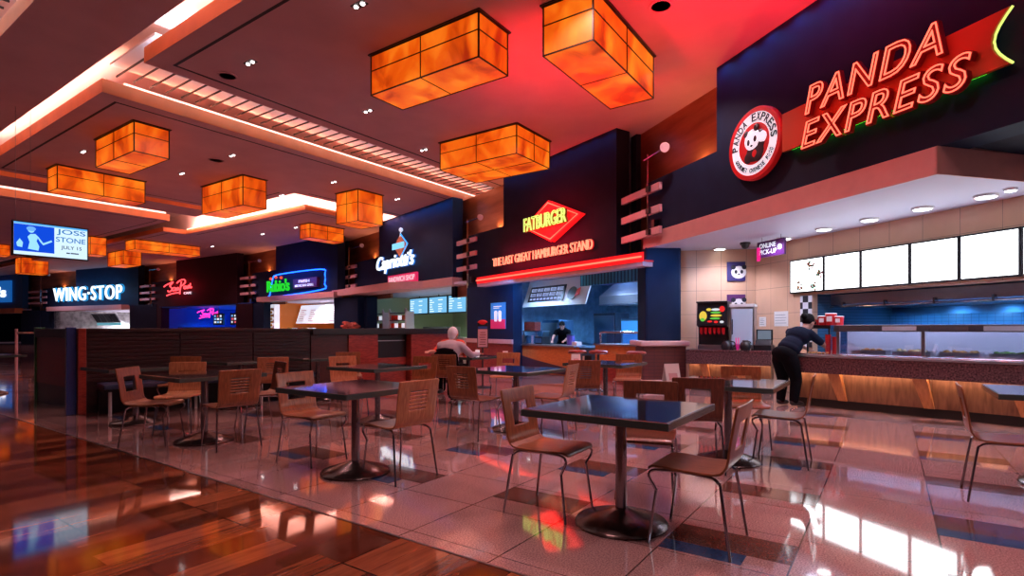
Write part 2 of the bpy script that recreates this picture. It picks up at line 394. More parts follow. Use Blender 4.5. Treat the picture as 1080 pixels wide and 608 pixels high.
def thing(name, label, cat, loc=(0,0,0), rz=0, group=None):
    o = bpy.data.objects.new(name, None); COL.objects.link(o); o.empty_display_size = .2
    o.location = loc; o.rotation_euler = (0,0,rz); o['label'] = label; o['category'] = cat
    if group: o['group'] = group
    return o
def tag(o, label, cat, group=None, kind=None):
    o['label'] = label; o['category'] = cat
    if group: o['group'] = group
    if kind: o['kind'] = kind
    return o
def struct(o): o['kind'] = 'structure'; return o
def dup(root, loc, rz, label, group=None):
    r = root.copy(); COL.objects.link(r); r.location = loc; r.rotation_euler = (0,0,rz); r['label'] = label
    if group: r['group'] = group
    for ch in root.children:
        c = ch.copy(); COL.objects.link(c); c.parent = r
        for g in ch.children:
            d = g.copy(); COL.objects.link(d); d.parent = c
    return r

class Frame:                                                        # local x = rightwards along the wall, y = inwards
    def __init__(s, o, t):
        L = math.hypot(*t); s.o = o; s.t = (t[0]/L, t[1]/L); s.n = (-s.t[1], s.t[0]); s.a = math.atan2(t[1], t[0])
    def w(s, x, y, z=0): return (s.o[0]+x*s.t[0]+y*s.n[0], s.o[1]+x*s.t[1]+y*s.n[1], z)
    def loc(s, X, Y): dx, dy = X-s.o[0], Y-s.o[1]; return (dx*s.t[0]+dy*s.t[1], dx*s.n[0]+dy*s.n[1])
    def x(s, px, y=0):
        r = (px-CX)/F                                                # ray (r*k, k)
        den = r*s.n[0]+s.n[1]; k = (s.o[0]*s.n[0]+s.o[1]*s.n[1]+y)/den
        return s.loc(r*k, k)[0]
    def xz(s, px, py, y=0):
        r = (px-CX)/F; den = r*s.n[0]+s.n[1]; k = (s.o[0]*s.n[0]+s.o[1]*s.n[1]+y)/den
        return s.loc(r*k, k)[0], EYE+(HY-py)*k/F

_tc = {}
def text_geo(body, outline=0, depth=.02, bold=0, shear=0, space=1):
    key = (body, outline, depth, bold, shear, space)
    if key in _tc: return _tc[key]
    cu = bpy.data.curves.new('lettering_source', 'FONT'); cu.body = body; cu.size = 1; cu.shear = shear; cu.space_character = space
    cu.resolution_u = 4
    if outline: cu.fill_mode = 'NONE'; cu.bevel_depth = outline; cu.bevel_resolution = 1
    else: cu.extrude = depth; cu.offset = bold
    ob = bpy.data.objects.new('lettering_source', cu); COL.objects.link(ob)
    dg = bpy.context.evaluated_depsgraph_get(); dg.update()
    me = bpy.data.meshes.new_from_object(ob.evaluated_get(dg))
    vs = [v.co.copy() for v in me.vertices]; fs = [list(p.vertices) for p in me.polygons]
    bpy.data.meshes.remove(me); bpy.data.objects.remove(ob); bpy.data.curves.remove(cu)
    _tc[key] = (vs, fs); return vs, fs
def text_into(mb, body, x0, x1, z0, z1, y, th=.02, mi=0, mtx=None, **kw):   # fitted in the box x0..x1, z0..z1; front towards -y
    vs, fs = text_geo(body, **kw)
    if not vs: return mb
    ax, bx = min(v.x for v in vs), max(v.x for v in vs); ay, by = min(v.y for v in vs), max(v.y for v in vs)
    az, bz = min(v.z for v in vs), max(v.z for v in vs); k = th/max(bz-az, 1e-6)
    out = [(x0+(v.x-ax)/(bx-ax)*(x1-x0), y-(v.z-az)*k, z0+(v.y-ay)/(by-ay)*(z1-z0)) for v in vs]
    return mb.add(out, fs, mi, mtx)
# ------------------------------------------------------------------ floor
BR = dict(rot=(0, 0, UANG))
mb = MB(); U0, U1, V0, V1 = 2.31, 46, -26, 62
mb.add([(U0,V0,0),(U1,V0,0),(U1,V1,0),(U0,V1,0)], [(0,1,2,3)], 0)
def quad(u0,u1,v0,v1,mi,z): mb.add([(u0,v0,z),(u1,v0,z),(u1,v1,z),(u0,v1,z)], [(0,1,2,3)], mi)
for c in range(-9, 22):
    va = .425+1.338*c; vb = va+.669
    for k in range(0, 26):
        ua = 3.2+1.17*k+random.choice((-.04,0,.05))
        quad(ua, ua+.30, va, vb, 1, .0008)
        if (c+k) % 3 != 1: quad(ua-.15, ua-.002, va+.22, vb, 2, .0008)
        
M['accent_brown'] = mat('brown_terrazzo', (.13, .055, .040), .08, var=.3, vscale=70, spec=.75)
M['accent_blue'] = mat('blue_terrazzo', (.022, .070, .18), .08, var=.3, vscale=70, spec=.75)
M['tile'] = mat_floor_tile(); M['woodfloor'] = mat_floor_wood()
struct(mb.build('floor', ['tile', 'accent_brown', 'accent_blue'], **BR))
struct(MB().add([(-14,V0,0),(U0-.012,V0,0),(U0-.012,V1,0),(-14,V1,0)], [(0,1,2,3)]).build('floor', 'woodfloor', **BR))
struct(MB().box(U0-.014, U0, V0, V1, -.02, .003).build('trim_1', 'dsteel', **BR))

# ------------------------------------------------------------------ ceiling: floating canopies below a higher cove ceiling
TOP = 6.75
struct(MB().box(-14, 60, -26, 70, TOP, TOP+.1).build('ceiling', 'cove', **BR))
def canopy(poly, groove=True, z0=CEIL, th=.27):
    m_ = MB(); n = len(poly); A = sum(poly[i][0]*poly[(i+1)%n][1]-poly[(i+1)%n][0]*poly[i][1] for i in range(n))
    if A < 0: poly = poly[::-1]
    m_.prism(poly, z0, z0+th, 0)
    for k in range(2, len(m_.f)): m_.m[k] = 1
    struct(m_.build('ceiling', ['ceiling', 'fascia'], **BR))
    if groove:
        g = MB()
        ins = .32
        for i in range(n):
            a, b = poly[i], poly[(i+1)%n]
            d = Vector((b[0]-a[0], b[1]-a[1])); L = d.length; d /= L; q = Vector((-d.y, d.x))
            p0 = Vector(a)+q*ins+d*ins; p1 = Vector(b)+q*ins-d*ins
            g.prism([(p0+q*0)[:2], (p1)[:2], (p1+q*.05)[:2], (p0+q*.05)[:2]], z0-.004, z0+.01, 0)
        struct(g.build('ceiling_groove', 'groove', **BR))
canopy([(4.13,-24),(46,-24),(46,10.6),(4.13,10.6)])
canopy([(4.17,12.56),(40,12.56),(40,16.6),(11.0,16.6),(11.0,21.2),(4.17,21.2)])
canopy([(4.17,21.9),(11.0,21.9),(11.0,23.4),(4.17,23.4)], False)
canopy([(4.17,25.2),(10.8,25.2),(10.8,62),(4.17,62)])
BZ = 5.66                                                           # the far canopy hangs a little lower, its edge lit by a recessed lip
canopy([(12.25,17.79),(46,17.79),(46,62),(11.3,62),(11.3,27),(12.25,27)], True, BZ, .2)
struct(MB().box(12.55, 46, 18.1, 62, BZ+.2, TOP).build('ceiling_cove_riser', 'cove', **BR))
canopy([(2.47,-24),(3.67,-24),(3.67,62),(2.47,62)], False)
canopy([(-13.5,-24),(1.2,-24),(1.2,62),(-13.5,62)], False)
def slot(u0, u1, v0, v1, tubes, step=.30):
    struct(MB().box(u0, u1, v0, v1, 6.42, 6.46).build('ceiling_slot', 'slot', **BR))
    lv = MB(); u = u0+.1; across = (v1-v0) < (u1-u0)
    if across:
        while u < u1: lv.box(u, u+.022, v0, v1, 6.22, 6.25); u += step
    else:
        v = v0
        while v < v1: lv.box(u0, u1, v, v+.03, 6.22, 6.25); v += step
    struct(lv.build('ceiling_louvers', 'louver', **BR))
slot(4.3, 30, 10.6, 12.56, None)
slot(4.3, 11.0, 23.4, 25.2, None)
slot(1.2, 2.47, -10, 30, None)
def cove(u0, v0, u1, v1, m_, label, z=6.19, r=.035):
    o = MB().tube([(u0,v0,z),(u1,v1,z)], r, 8).build('cove_light_tube', m_, **BR)
    tag(o, label, 'cove light', 'cove lights above the floating ceilings')
cove(4.6, 10.45, 24, 10.45, 'tube_white', 'white cove light tube along the louvred slot beside the red ceiling')
cove(4.6, 12.72, 24, 12.72, 'tube_pink', 'warm cove light tube on the canopy edge facing the louvred slot')
cove(4.30, 12.8, 4.30, 21.0, 'tube_pink', 'warm cove light tube along the near end of the canopy with four lanterns')
cove(4.26, -10, 4.26, 10.3, 'tube_pink', 'warm cove light tube along the near end of the red ceiling')
cove(12.33, 18.0, 12.33, 27, 'tube_pink', 'warm cove light tube on the far canopy edge behind the amber lanterns', 5.90)
cove(12.33, 17.87, 26, 17.87, 'tube_pink', 'warm cove light tube turning the far canopy corner towards the shops', 5.90)
cove(4.6, 22.05, 10.9, 22.05, 'tube_pink', 'warm cove light tube on the narrow left canopy above the screen')
cove(4.6, 25.35, 10.7, 25.35, 'tube_pink', 'warm cove light tube on the far left canopy behind the screen')
cove(2.35, -6, 2.35, 28, 'tube_white', 'white cove light tube in the louvred slot at the near left', 6.3)

# ------------------------------------------------------------------ shop fronts along the curved wall
PE = Frame((3.61, 9.61), (.313, -.95))
FB = Frame((-.29, 16.5), (.555, -.832))
CA = Frame((-5.75, 23.6), (.627, -.779))
RU = Frame((-12.7, 29.3), (.772, -.635))
SP = Frame((-21.7, 35.3), (.845, -.534))
WS = Frame((-36.6, 42.7), (.90, -.427))
JR = Frame((-46.5, 46.9), (.92, -.39))

def front(fr, xl, x0, x1, zb, zn, m_, thick=.42):
    """bulkhead: full height from x0 to x1, a lower wing from xl to x0 up to zn"""
    mb = MB().prism_xz([(xl,zb),(x1,zb),(x1,CEIL),(x0,CEIL),(x0,zn),(xl,zn)], 0, thick)
    return struct(mb.build('wall_front', m_, frame=fr))
def copper(fr, xa, xb, zb, y=.5):
    struct(MB().box(xa, xb, y, y+.1, zb, CEIL).build('wall_copper_recess', 'copper', frame=fr))
    struct(MB().box(xa-.25, xa, y-.12, y+.1, zb, CEIL).build('wall_recess_return', 'navy2', frame=fr))
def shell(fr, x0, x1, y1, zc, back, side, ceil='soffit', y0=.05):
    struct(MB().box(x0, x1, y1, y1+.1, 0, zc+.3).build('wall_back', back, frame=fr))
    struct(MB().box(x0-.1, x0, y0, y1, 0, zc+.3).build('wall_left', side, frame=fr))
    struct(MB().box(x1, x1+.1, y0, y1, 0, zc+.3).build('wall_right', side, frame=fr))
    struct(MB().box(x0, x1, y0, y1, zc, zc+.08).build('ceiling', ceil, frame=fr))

# --- right-hand shop
front(PE, -2.2, 0, 7.5, 3.29, 4.38, 'navy')
copper(PE, -3.3, .05, 3.0)
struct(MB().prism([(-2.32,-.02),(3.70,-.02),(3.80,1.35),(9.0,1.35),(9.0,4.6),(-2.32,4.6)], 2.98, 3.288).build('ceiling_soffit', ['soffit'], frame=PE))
fs = MB().box(-2.335, 3.715, -.04, -.021, 2.975, 3.289)
fs.box(-2.335, -2.321, -.04, 1.5, 2.975, 3.289)
fs.prism([(3.701,-.04),(3.716,-.04),(3.816,1.33),(3.801,1.33)], 2.975, 3.289)
fs.box(3.80, 9.0, 1.33, 1.349, 2.975, 3.289)
struct(fs.build('trim_2', 'pinkfascia', frame=PE))
struct(MB().box(3.8, 9, .42, 1.3, 3.29, 3.35).build('ceiling_dark_return', 'navy2', frame=PE))
# tiled inner walls
def wallseg(p, q, z0, z1, th, name, m_):
    d = Vector((q[0]-p[0], q[1]-p[1])); fr = Frame(p, (d.x, d.y))
    struct(MB().box(0, d.length, 0, th, z0, z1).build(name, m_, frame=fr)); return fr
wallseg((3.55, 12.12), (5.27, 11.80), 0, 2.98, .1, 'wall_tiled', 'tilewall')
wallseg((5.27, 11.80), (5.47, 10.60), 0, 2.98, .1, 'wall_tiled', 'tilewall')
BY = 2.08                                                           # menu bulkhead depth
xo = PE.x(857, BY)
struct(MB().box(-.37, xo, BY, BY+.12, 0, 2.98).build('wall_tiled', 'tilewall', frame=PE))
struct(MB().box(xo, 9.0, BY, BY+.35, 1.90, 2.98).build('wall_tiled', 'tilewall', frame=PE))
struct(MB().box(xo-.27, xo-.01, BY-.015, BY-.001, .9, 1.88).build('trim_3', 'checker', frame=PE))
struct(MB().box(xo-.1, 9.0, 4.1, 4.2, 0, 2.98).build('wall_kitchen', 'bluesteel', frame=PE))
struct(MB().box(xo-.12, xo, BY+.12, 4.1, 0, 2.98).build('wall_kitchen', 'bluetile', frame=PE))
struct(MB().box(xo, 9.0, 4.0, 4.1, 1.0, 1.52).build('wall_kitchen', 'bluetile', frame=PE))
struct(MB().box(xo, 9.0, 4.6, 4.7, 0, 3.0).build('wall_outer', 'navy2', frame=PE))
# round-cornered column on a brick plinth
cb = MB().box(-.385, .385, -.39, .39, .98, 3.0, bev=.05)
col = cb.build('column', 'navy', loc=(3.24, 12.05, 0)); struct(col)
struct(MB().box(-.46, .46, -.46, .46, .02, .90, bev=.01).build('column_plinth', 'brick', loc=(3.24, 12.05, 0)))
struct(MB().box(-.53, .53, -.53, .53, .88, .99, bev=.03).build('column_cap', 'cap', loc=(3.24, 12.05, 0)))
struct(MB().box(-.54, .54, -.54, .54, 0, .16, bev=.02).build('column_base', 'cap', loc=(3.24, 12.05, 0)))

# --- burger shop
xl = FB.x(494); xr = 4.83
znb = 4.35; zsb = 2.78
xs0, zs0 = FB.xz(512, 299)
front(FB, xl, .06, xr, 2.62, znb, 'navy2')
copper(FB, xl-1.7, .1, 2.4)
M['tealpanel'] = mat('teal_kitchen_panel', (.20,.36,.48), .4, var=.25)
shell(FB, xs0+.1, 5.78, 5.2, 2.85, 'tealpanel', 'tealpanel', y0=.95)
fs = MB().box(xs0, FB.x(678, -.3), -.30, .0, 2.57, 2.66)
struct(fs.build('trim_4', 'pinkfascia', frame=FB))
# --- sandwich shop
cxl = CA.x(374); cx1 = CA.x(477.5)
front(CA, cxl, 0, cx1, 3.05, 4.35, 'navy')
copper(CA, CA.x(358), .1, 2.6)
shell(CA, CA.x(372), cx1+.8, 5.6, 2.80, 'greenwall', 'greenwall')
fs = MB().prism([(CA.x(366),-.03),(CA.x(366),-.75),(CA.x(412,-.7),-.75),(CA.x(446),-.02),(cx1,-.02),(cx1,.4),(CA.x(366),.4)], 2.78, 3.06)
struct(fs.build('trim_5', 'pinkfascia', frame=CA))
# --- green lettered grill
rx0 = RU.x(291); rx1 = RU.x(356); rxl = RU.x(266)
front(RU, rxl, rx0, rx1, 2.90, 4.40, 'navy')
copper(RU, RU.x(246), rx0+.1, 2.6)
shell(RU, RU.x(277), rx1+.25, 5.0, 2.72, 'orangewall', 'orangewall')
struct(MB().box(RU.x(277), rx1+.2, -.35, .3, 2.72, 2.98).build('trim_6', 'pinkfascia', frame=RU))
# --- cafe with red script neon
sx0 = SP.x(186); sx1 = SP.x(250); sxl = SP.x(160)
front(SP, sxl, sx0, sx1, 2.72, 4.40, 'maroon')
copper(SP, SP.x(142), sx0+.1, 2.6)
M['bluewall'] = mat('blue_wall', (.02, .12, .50), .5)
shell(SP, SP.x(168), sx1+1.2, 6.0, 2.66, 'bluewall', 'bluewall', 'bluewall')
# --- wing shop
wx0 = WS.x(48); wx1 = WS.x(146); 
front(WS, wx0-.4, WS.x(80), wx1, 2.85, 4.40, 'navy')
copper(WS, WS.x(24), WS.x(80)+.1, 2.6)
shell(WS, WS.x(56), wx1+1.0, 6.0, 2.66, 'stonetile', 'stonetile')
struct(MB().box(WS.x(57), WS.x(136), -.5, .3, 2.6, 2.92).build('trim_7', 'pinkfascia', frame=WS))
# --- leftmost shop
M['tealwall'] = mat('teal_blue_wall', (.02, .12, .30), .5)
jx1 = JR.x(23.5)
front(JR, -3, JR.x(-5), jx1, 2.85, 4.40, 'tealwall')
shell(JR, -3, jx1+1.2, 6.0, 2.75, 'navy2', 'navy2')
struct(MB().box(-3, jx1, -.5, .3, 2.5, 2.9).build('trim_8', 'fascia', frame=JR))
# walls that close the gaps between the shops at floor level (dark piers)
def pier(fr, x0, x1, z1=2.7, m_='navy', y0=.0, y1=.5):
    struct(MB().box(x0, x1, y0, y1, 0, z1).build('wall_pier', m_, frame=fr))
pier(FB, xl-.1, FB.x(541), 2.62, 'navy', 0, .33)
struct(MB().box(xl-.12, FB.x(541)+.01, -.025, -.001, 0, .80).build('wall_wainscot', 'redwood', frame=FB))
struct(MB().box(xl-.14, FB.x(541)+.02, -.06, -.001, .80, .93).build('trim_9', 'cap', frame=FB))
pier(CA, cx1+.92, cx1+1.5); pier(CA, CA.x(360), CA.x(387)); pier(RU, RU.x(262), RU.x(278)); pier(RU, rx1-.3, rx1+1.6)
pier(SP, SP.x(158), SP.x(170), 2.7, 'maroon'); pier(SP, sx1-.1, sx1+1.5, 2.7, 'maroon'); pier(WS, WS.x(40), WS.x(56)); pier(WS, wx1-1.0, wx1+2.0, 2.9, 'navy2')
pier(JR, jx1-.2, jx1+2.5)

# ------------------------------------------------------------------ interior lights of the shops
def inside(fr, x, y, z, p, c, size=.12, ang=150, dy=0):
    lamp('shop_light', 'SPOT', fr.w(x, y, z), p, c, size, ang, fr.w(x, y+dy, 0))
for x in (-1.2, .1, 1.1, 2.1, 3.0): inside(PE, x, 1.0, 2.93, 70, (.72, .76, 1))
for x in (4.3, 6.0): inside(PE, x, 1.7, 2.93, 70, (.76, .78, 1))
for x in (.9, 1.7, 2.5, 3.3, 4.1): lamp('hood_light', 'SPOT', PE.w(x, 3.3, 1.60), 48, (.14, .48, 1), .06, 160, PE.w(x, 3.8, 0))
lamp('drinks_light', 'SPOT', (4.5, 11.3, 2.9), 60, (.85, .8, 1), .1, 140, (4.4, 11.6, 0))
for x, y in ((.6, .5), (2.6, 2.0), (3.8, 1.7), (5.0, 1.7)): inside(FB, x, y, 2.76, 210, (.40, .62, 1))
for x in (2.0, 4.4): inside(FB, x, 3.2, 2.74, 480, (.22, .5, 1))
for k in (.3, .7): inside(CA, CA.x(380+90*k), 2.6, 2.72, 420, (.75, .95, .85))
for k in (.3, .75): inside(RU, RU.x(285+70*k), 1.9, 2.62, 420, (.95, .95, 1))
for k in (.2, .5, .8): inside(SP, SP.x(175+75*k), 2.6, 2.6, 1000, (.05, .32, 1))
for k in range(5): inside(WS, WS.x(64+17*k), 4.9, 2.6, 900, (.85, .92, 1), .1, 120)
inside(JR, jx1-3, 2, 2.6, 120, (.2, .4, 1))
lamp('shop_light', 'SPOT', FB.w(FB.x(541,-.6), -.7, 2.45), 190, (.05, .35, 1), .05, 110, FB.w(FB.x(527), 0, 1.4))
lamp('shop_light', 'SPOT', (2.9, 10.6, 2.85), 60, (.10, .38, 1), .05, 120, (3.2, 12, 1.4))
# blue washers grazing the tops of the navy bulkheads
for fr, x, p, ln in ((PE, 2.6, 26, 4.8), (FB, 2.4, 14, 4.4), (CA, 2.9, 34, 5.2), (RU, (rx0+rx1)/2, 30, 5)):
    for q in range(10): lamp('wall_washer', 'SPOT', fr.w(x+ln*(q/9-.5), -.22, CEIL-.05), p/5, (.02, .28, 1), .04, 150, fr.w(x+ln*(q/9-.5), .25, 4.8))
for fr, x in ((WS, WS.x(100)), (JR, jx1-2)):
    lamp('wall_washer', 'SPOT', fr.w(x, -1.2, CEIL-.1), 130, (.05, .35, 1), .1, 130, fr.w(x, .3, 3.5))
# lamps on the copper recesses
for fr, x, p in ((PE, -1.0, 34), (FB, -.9, 34), (CA, CA.x(385), 40), (RU, RU.x(275), 40), (SP, SP.x(172), 40), (WS, WS.x(60), 40)):
    lamp('recess_lamp', 'SPOT', fr.w(x, .40, 4.46), p*1.1, (1, .40, .15), .05, 165, fr.w(x, .5, CEIL))
# ------------------------------------------------------------------ box lanterns
def lantern(px, top_py, bot_py, lv, lu, label, top_z=CEIL, bottom=None):
    if bottom is None:
        x, y, _ = at_z(px, top_py, CEIL); zb = EYE+(HY-bot_py)*y/F
    else:
        x, y, _ = at_z(px, bot_py, bottom); zb = bottom
    t = thing('box_lantern', label, 'hanging lantern', (x, y, zb), UANG, 'amber box lanterns under the ceiling')
    h = top_z-zb-.022                                                 # local x = U (away), y = V (left)
    MB().box(.012, lu-.012, .012, lv-.012, .012, h).build('shade', 'onyx', t)
    fr_ = MB(); b = .014
    for x0 in (0, lu-b*1.6):
        for y0 in (0, lv-b*1.6): fr_.box(x0, x0+b*1.6, y0, y0+b*1.6, 0, h)
    for z0 in (0, h*.60, h-b):
        th = b*1.4 if z0 == 0 else b
        fr_.box(0, lu, 0, b, z0, z0+th); fr_.box(0, lu, lv-b, lv, z0, z0+th)
        fr_.box(0, b, 0, lv, z0, z0+th); fr_.box(lu-b, lu, 0, lv, z0, z0+th)
    if lv > 1.1:
        for y0 in (lv*.5,): fr_.box(0, b, y0, y0+b, 0, h); fr_.box(lu-b, lu, y0, y0+b, 0, h); fr_.box(0, lu, y0, y0+b*.6, 0, b*.7)
    if lu > 1.1:
        for x0 in (lu*.5,): fr_.box(x0, x0+b, 0, b, 0, h); fr_.box(x0, x0+b, lv-b, lv, 0, h); fr_.box(x0, x0+b*.6, 0, lv, 0, b*.7)
    fr_.build('frame', 'lframe', t)
    MB().box(-.03, lu+.03, -.03, lv+.03, h, h+.022).build('ceiling_plate', 'lframe', t)
    return t
lantern(505, 9, 60, 2.31, .74, 'large amber box lantern at top centre of the red ceiling', bottom=5.16)
lantern(626, 0, 42, .80, 2.28, 'large amber box lantern cut by the top edge, nearest the panda sign', bottom=5.12)
lantern(545, 114, 162, 2.3, 1.45, 'amber box lantern under the red ceiling above the burger shop wall', bottom=5.16)
lantern(141, 128, 159.5, 2.18, .73, 'amber box lantern at the near left canopy corner, above the long side lantern', bottom=5.16)
lantern(60, 172, 199, .8, 2.2, 'long amber box lantern high on the left, above the concert screen', bottom=5.16)
lantern(256, 184, 216.5, 2.45, .76, 'amber box lantern in front of the lit cove corner, second canopy row')
lantern(377.5, 199, 233, 1.13, 1.08, 'squarish amber box lantern beside the navy sandwich shop wall')
lantern(327, 230, 250.7, .72, 1.72, 'small yellow-amber box lantern above the green lettered shop', 5.66)
lantern(142, 248, 263, 1.1, 3.1, 'long low amber box lantern above the red script neon shop', 5.66)
lantern(130, 260, 279, 2.2, .9, 'small cubic amber box lantern right of the concert screen, beside the long low one', 5.66)
lantern(95, 249, 268.5, 1.0, .7, 'amber box lantern peeking out behind the concert screen\'s right edge')
lantern(22, 271, 288, 1.2, 1.4, 'deep orange box lantern just below the concert screen')
lantern(-5, 257, 269, .9, .62, 'amber box lantern sliver at the left edge behind the concert screen')

# ------------------------------------------------------------------ twin ceiling spots
def twin(px, py, label, zc=CEIL):
    x, y, z = at_z(px, py, zc)
    t = thing('ceiling_spotlight', label, 'ceiling spotlight', (x, y, z), UANG, 'twin bulb spots in the ceiling')
    tp_ = MB().box(-.06, .06, -.13, .13, -.006, .001).build('trim_plate', 'lframe', t)
    for s in (-.07, .07): MB().lathe([(.028, -.022), (.032, -.012), (.03, -.006)], 14, 0, Matrix.Translation((0, s, 0))).build('bulb', 'bulb', tp_)
    return t
sp_lab = ['twin ceiling spot near the dark canopy edge at upper left', 'twin ceiling spot at the very top of the red ceiling',
  'twin ceiling spot below the top centre lantern', 'twin ceiling spot left of the lantern over the burger wall', 'twin ceiling spot left of the squarish lantern by the sandwich shop',
  'twin ceiling spot between the two middle lanterns of the left canopy', 'twin ceiling spot right of the squarish lantern', 'twin ceiling spot left of the corner lantern, above the long side lantern',
  'twin ceiling spot in the middle of the left canopy', 'twin ceiling spot above the lantern of the second canopy row',
  'twin ceiling spot on the far canopy above the green lettered shop', 'twin ceiling spot left of the small yellow-amber lantern', 'twin ceiling spot on the far canopy above the red script shop']
for (px, py), lb in zip(SPOT_PX, sp_lab): twin(px, py, lb)
for (px, py), lb in zip(SPOT_FAR, sp_lab[len(SPOT_PX):]): twin(px, py, lb, 5.66)
def roundel(px, py, r, label):
    x, y, z = at_z(px, py, CEIL)
    t = thing('ceiling_speaker', label, 'ceiling speaker', (x, y, z-.012), 0, 'round speakers flush in the ceiling')
    MB().lathe([(r*.78, 0), (r*.8, .014)], 24).build('grille', 'cove', t)
    MB().lathe([(r*.8, .0), (r*.82, -.004), (r, .002), (r, .014)], 24).build('rim', 'ceiling', t)
M['grilled'] = mat('dark_speaker_grille', (.10, .05, .05), .7)
roundel(697, 6, .17, 'round ceiling speaker between the cut-off lantern and the panda sign')
roundel(240, 80, .17, 'round ceiling speaker on the canopy edge at upper left')
roundel(228, 169, .2, 'round ceiling speaker above the second row lantern')
for o in COL.objects:
    if o.name.startswith('grille'): o.data.materials[0] = M['grilled']

# ------------------------------------------------------------------ tables
def table_proto(label, loc, rz, group):
    t = thing('cafe_table', label, 'table', loc, rz, group)
    s = .465
    MB().box(-s+.012, s-.012, -s+.012, s-.012, .714, .752, bev=.004).build('table_top', 'laminate', t)
    e = MB()
    for a, b, c, d in ((-s, s, -s, -s+.012), (-s, s, s-.012, s), (-s, -s+.012, -s+.012, s-.012), (s-.012, s, -s+.012, s-.012)): e.box(a, b, c, d, .708, .7505, bev=.003)
    e.build('edge_band', 'edge', t)
    MB().lathe([(.036, .07), (.036, .695)], 20).build('column', 'pewter', t, smooth=True)
    MB().lathe([(.29, 0), (.295, .012), (.285, .026), (.16, .066), (.075, .094), (.05, .105)], 36).build('base', 'cast', t, smooth=True)
    sp = MB().box(-.2, .2, -.03, .03, .690, .7075).box(-.03, .03, -.2, .2, .690, .7075); sp.build('spider_bracket', 'pewter', t)
    return t
TG = 'square pedestal tables of the food court'
R0 = UANG
tp = table_proto('dark square pedestal table in the foreground, the nearest whole one', (.70, 3.50, 0), R0, TG)
def table(x, y, label, rz=R0): return dup(tp, (x, y, 0), rz, label, TG)
T2 = table(2.04, 5.15, 'dark square table behind the foreground one, nearest the serving counter')
T3 = table(-1.36, 4.74, 'dark square table left of the foreground one, beside the wood floor')
T4 = table(-3.42, 6.06, 'dark square table furthest left, crowded by four chairs')
T7 = table(4.36, 4.28, 'dark square table cut by the right edge, blue in reflected light')
T8 = table(-1.80, 7.30, 'dark square table behind the left foreground table, before the red panels')
T9 = table(.05, 6.78, 'dark square table in the middle, before the burger counter')
T11 = table(1.38, 8.05, 'dark square table near the brick column, with a white card')
T5 = table(-4.98, 7.22, 'dark square table by the near end of the navy bench', R0)
T6 = table(-4.30, 8.65, 'dark square table by the middle of the slatted booth', R0)
T6b = table(-3.40, 9.55, 'dark square table by the far end of the slatted booth', R0)
T10 = table(-.80, 10.02, 'dark square table where the grey haired person sits', R0)
T14 = table(-10.0, 10.4, 'dark square table far left beyond the red end panel', R0)

# ------------------------------------------------------------------ chairs: bent plywood on tube legs; local +y is the front
SEAT = [(-.205, .470), (-.185, .452), (-.15, .444), (-.06, .441), (.05, .444), (.13, .449), (.19, .448), (.215, .438), (.225, .424)]
BACK = [(-.205, .470), (-.222, .495), (-.232, .53), (-.238, .56), (-.244, .60), (-.252, .645), (-.260, .69), (-.268, .735), (-.274, .77), (-.280, .80), (-.286, .83)]
def sheet(rows, xs, skip, wfun, curve):
    mb = MB(); n = len(xs); vs = []; fs = []
    for j, (y, z) in enumerate(rows):
        for x in xs: vs.append((x*wfun(j), y+curve(x*2, j), z))
    for j in range(len(rows)-1):
        for i in range(n-1):
            if not skip(i, j): fs.append((j*n+i, j*n+i+1, (j+1)*n+i+1, (j+1)*n+i))
    return mb.add(vs, fs)
def rows_at(zs):                                                   # sample the back profile at heights zs
    out = []
    for z in zs:
        for (y0, z0), (y1, z1) in zip(BACK, BACK[1:]):
            if z0 <= z <= z1+1e-6: t = (z-z0)/(z1-z0); out.append((y0+(y1-y0)*t, z)); break
    return out
def back_mesh(style):
    bend = [p for p in BACK[:3]]
    if style == 'window':
        zs = [.56, .575, .62, .66, .70, .735, .75, .79, .82, .83]; cx = (-.10, .10)
        rows = bend+rows_at(zs); z_ = [r[1] for r in rows]
        cut = lambda zm: .575 < zm < .735
    elif style == 'slot':
        zs = [.56, .60, .645, .685, .725, .735, .79, .82, .83]; cx = (-.105, .105)
        rows = bend+rows_at(zs); cut = lambda zm: .645 < zm < .725
    else:
        zs = [.56]; cuts = []
        z = .585
        for k in range(6): zs += [z, z+.011]; cuts.append((z, z+.011)); z += .030
        zs += [.79, .82, .83]; cx = (-.09, .09)
        rows = bend+rows_at(zs); cut = lambda zm: any(a < zm < b for a, b in cuts)
    z_ = [r[1] for r in rows]
    xs = sorted(set([-.205, -.19, -.15, -.12, cx[0], -.05, 0, .05, cx[1], .12, .15, .19, .205]))
    def skip(i, j):
        xm = (xs[i]+xs[i+1])/2; zm = (z_[j]+z_[j+1])/2
        return cx[0] < xm < cx[1] and cut(zm)
    def wf(j): return 1+.05*(z_[j]-.47)/.36-(.05 if j == len(rows)-1 else 0)
    cv = lambda u, j: .045*(u*u)*min(1, max(0, (z_[j]-.47)/.12))
    return sheet(rows, xs, skip, wf, cv)
def solid(o, th):
    m_ = o.modifiers.new('solidify', 'SOLIDIFY'); m_.thickness = th; m_.offset = 0
    b = o.modifiers.new('bevel', 'BEVEL'); b.width = .002; b.segments = 1; b.limit_method = 'ANGLE'
def leg_path(front, s):
    if front: return [(s*.15, .03, .425), (s*.172, .12, .427), (s*.186, .185, .424), (s*.197, .214, .402), (s*.197, .208, .37), (s*.186, .178, .315), (s*.188, .178, .28), (s*.205, .215, 0)]
    return [(s*.15, .035, .425), (s*.165, -.06, .425), (s*.180, -.14, .422), (s*.194, -.178, .402), (s*.201, -.192, .36), (s*.225, -.245, 0)]
CG = 'bent plywood chairs around the square tables'
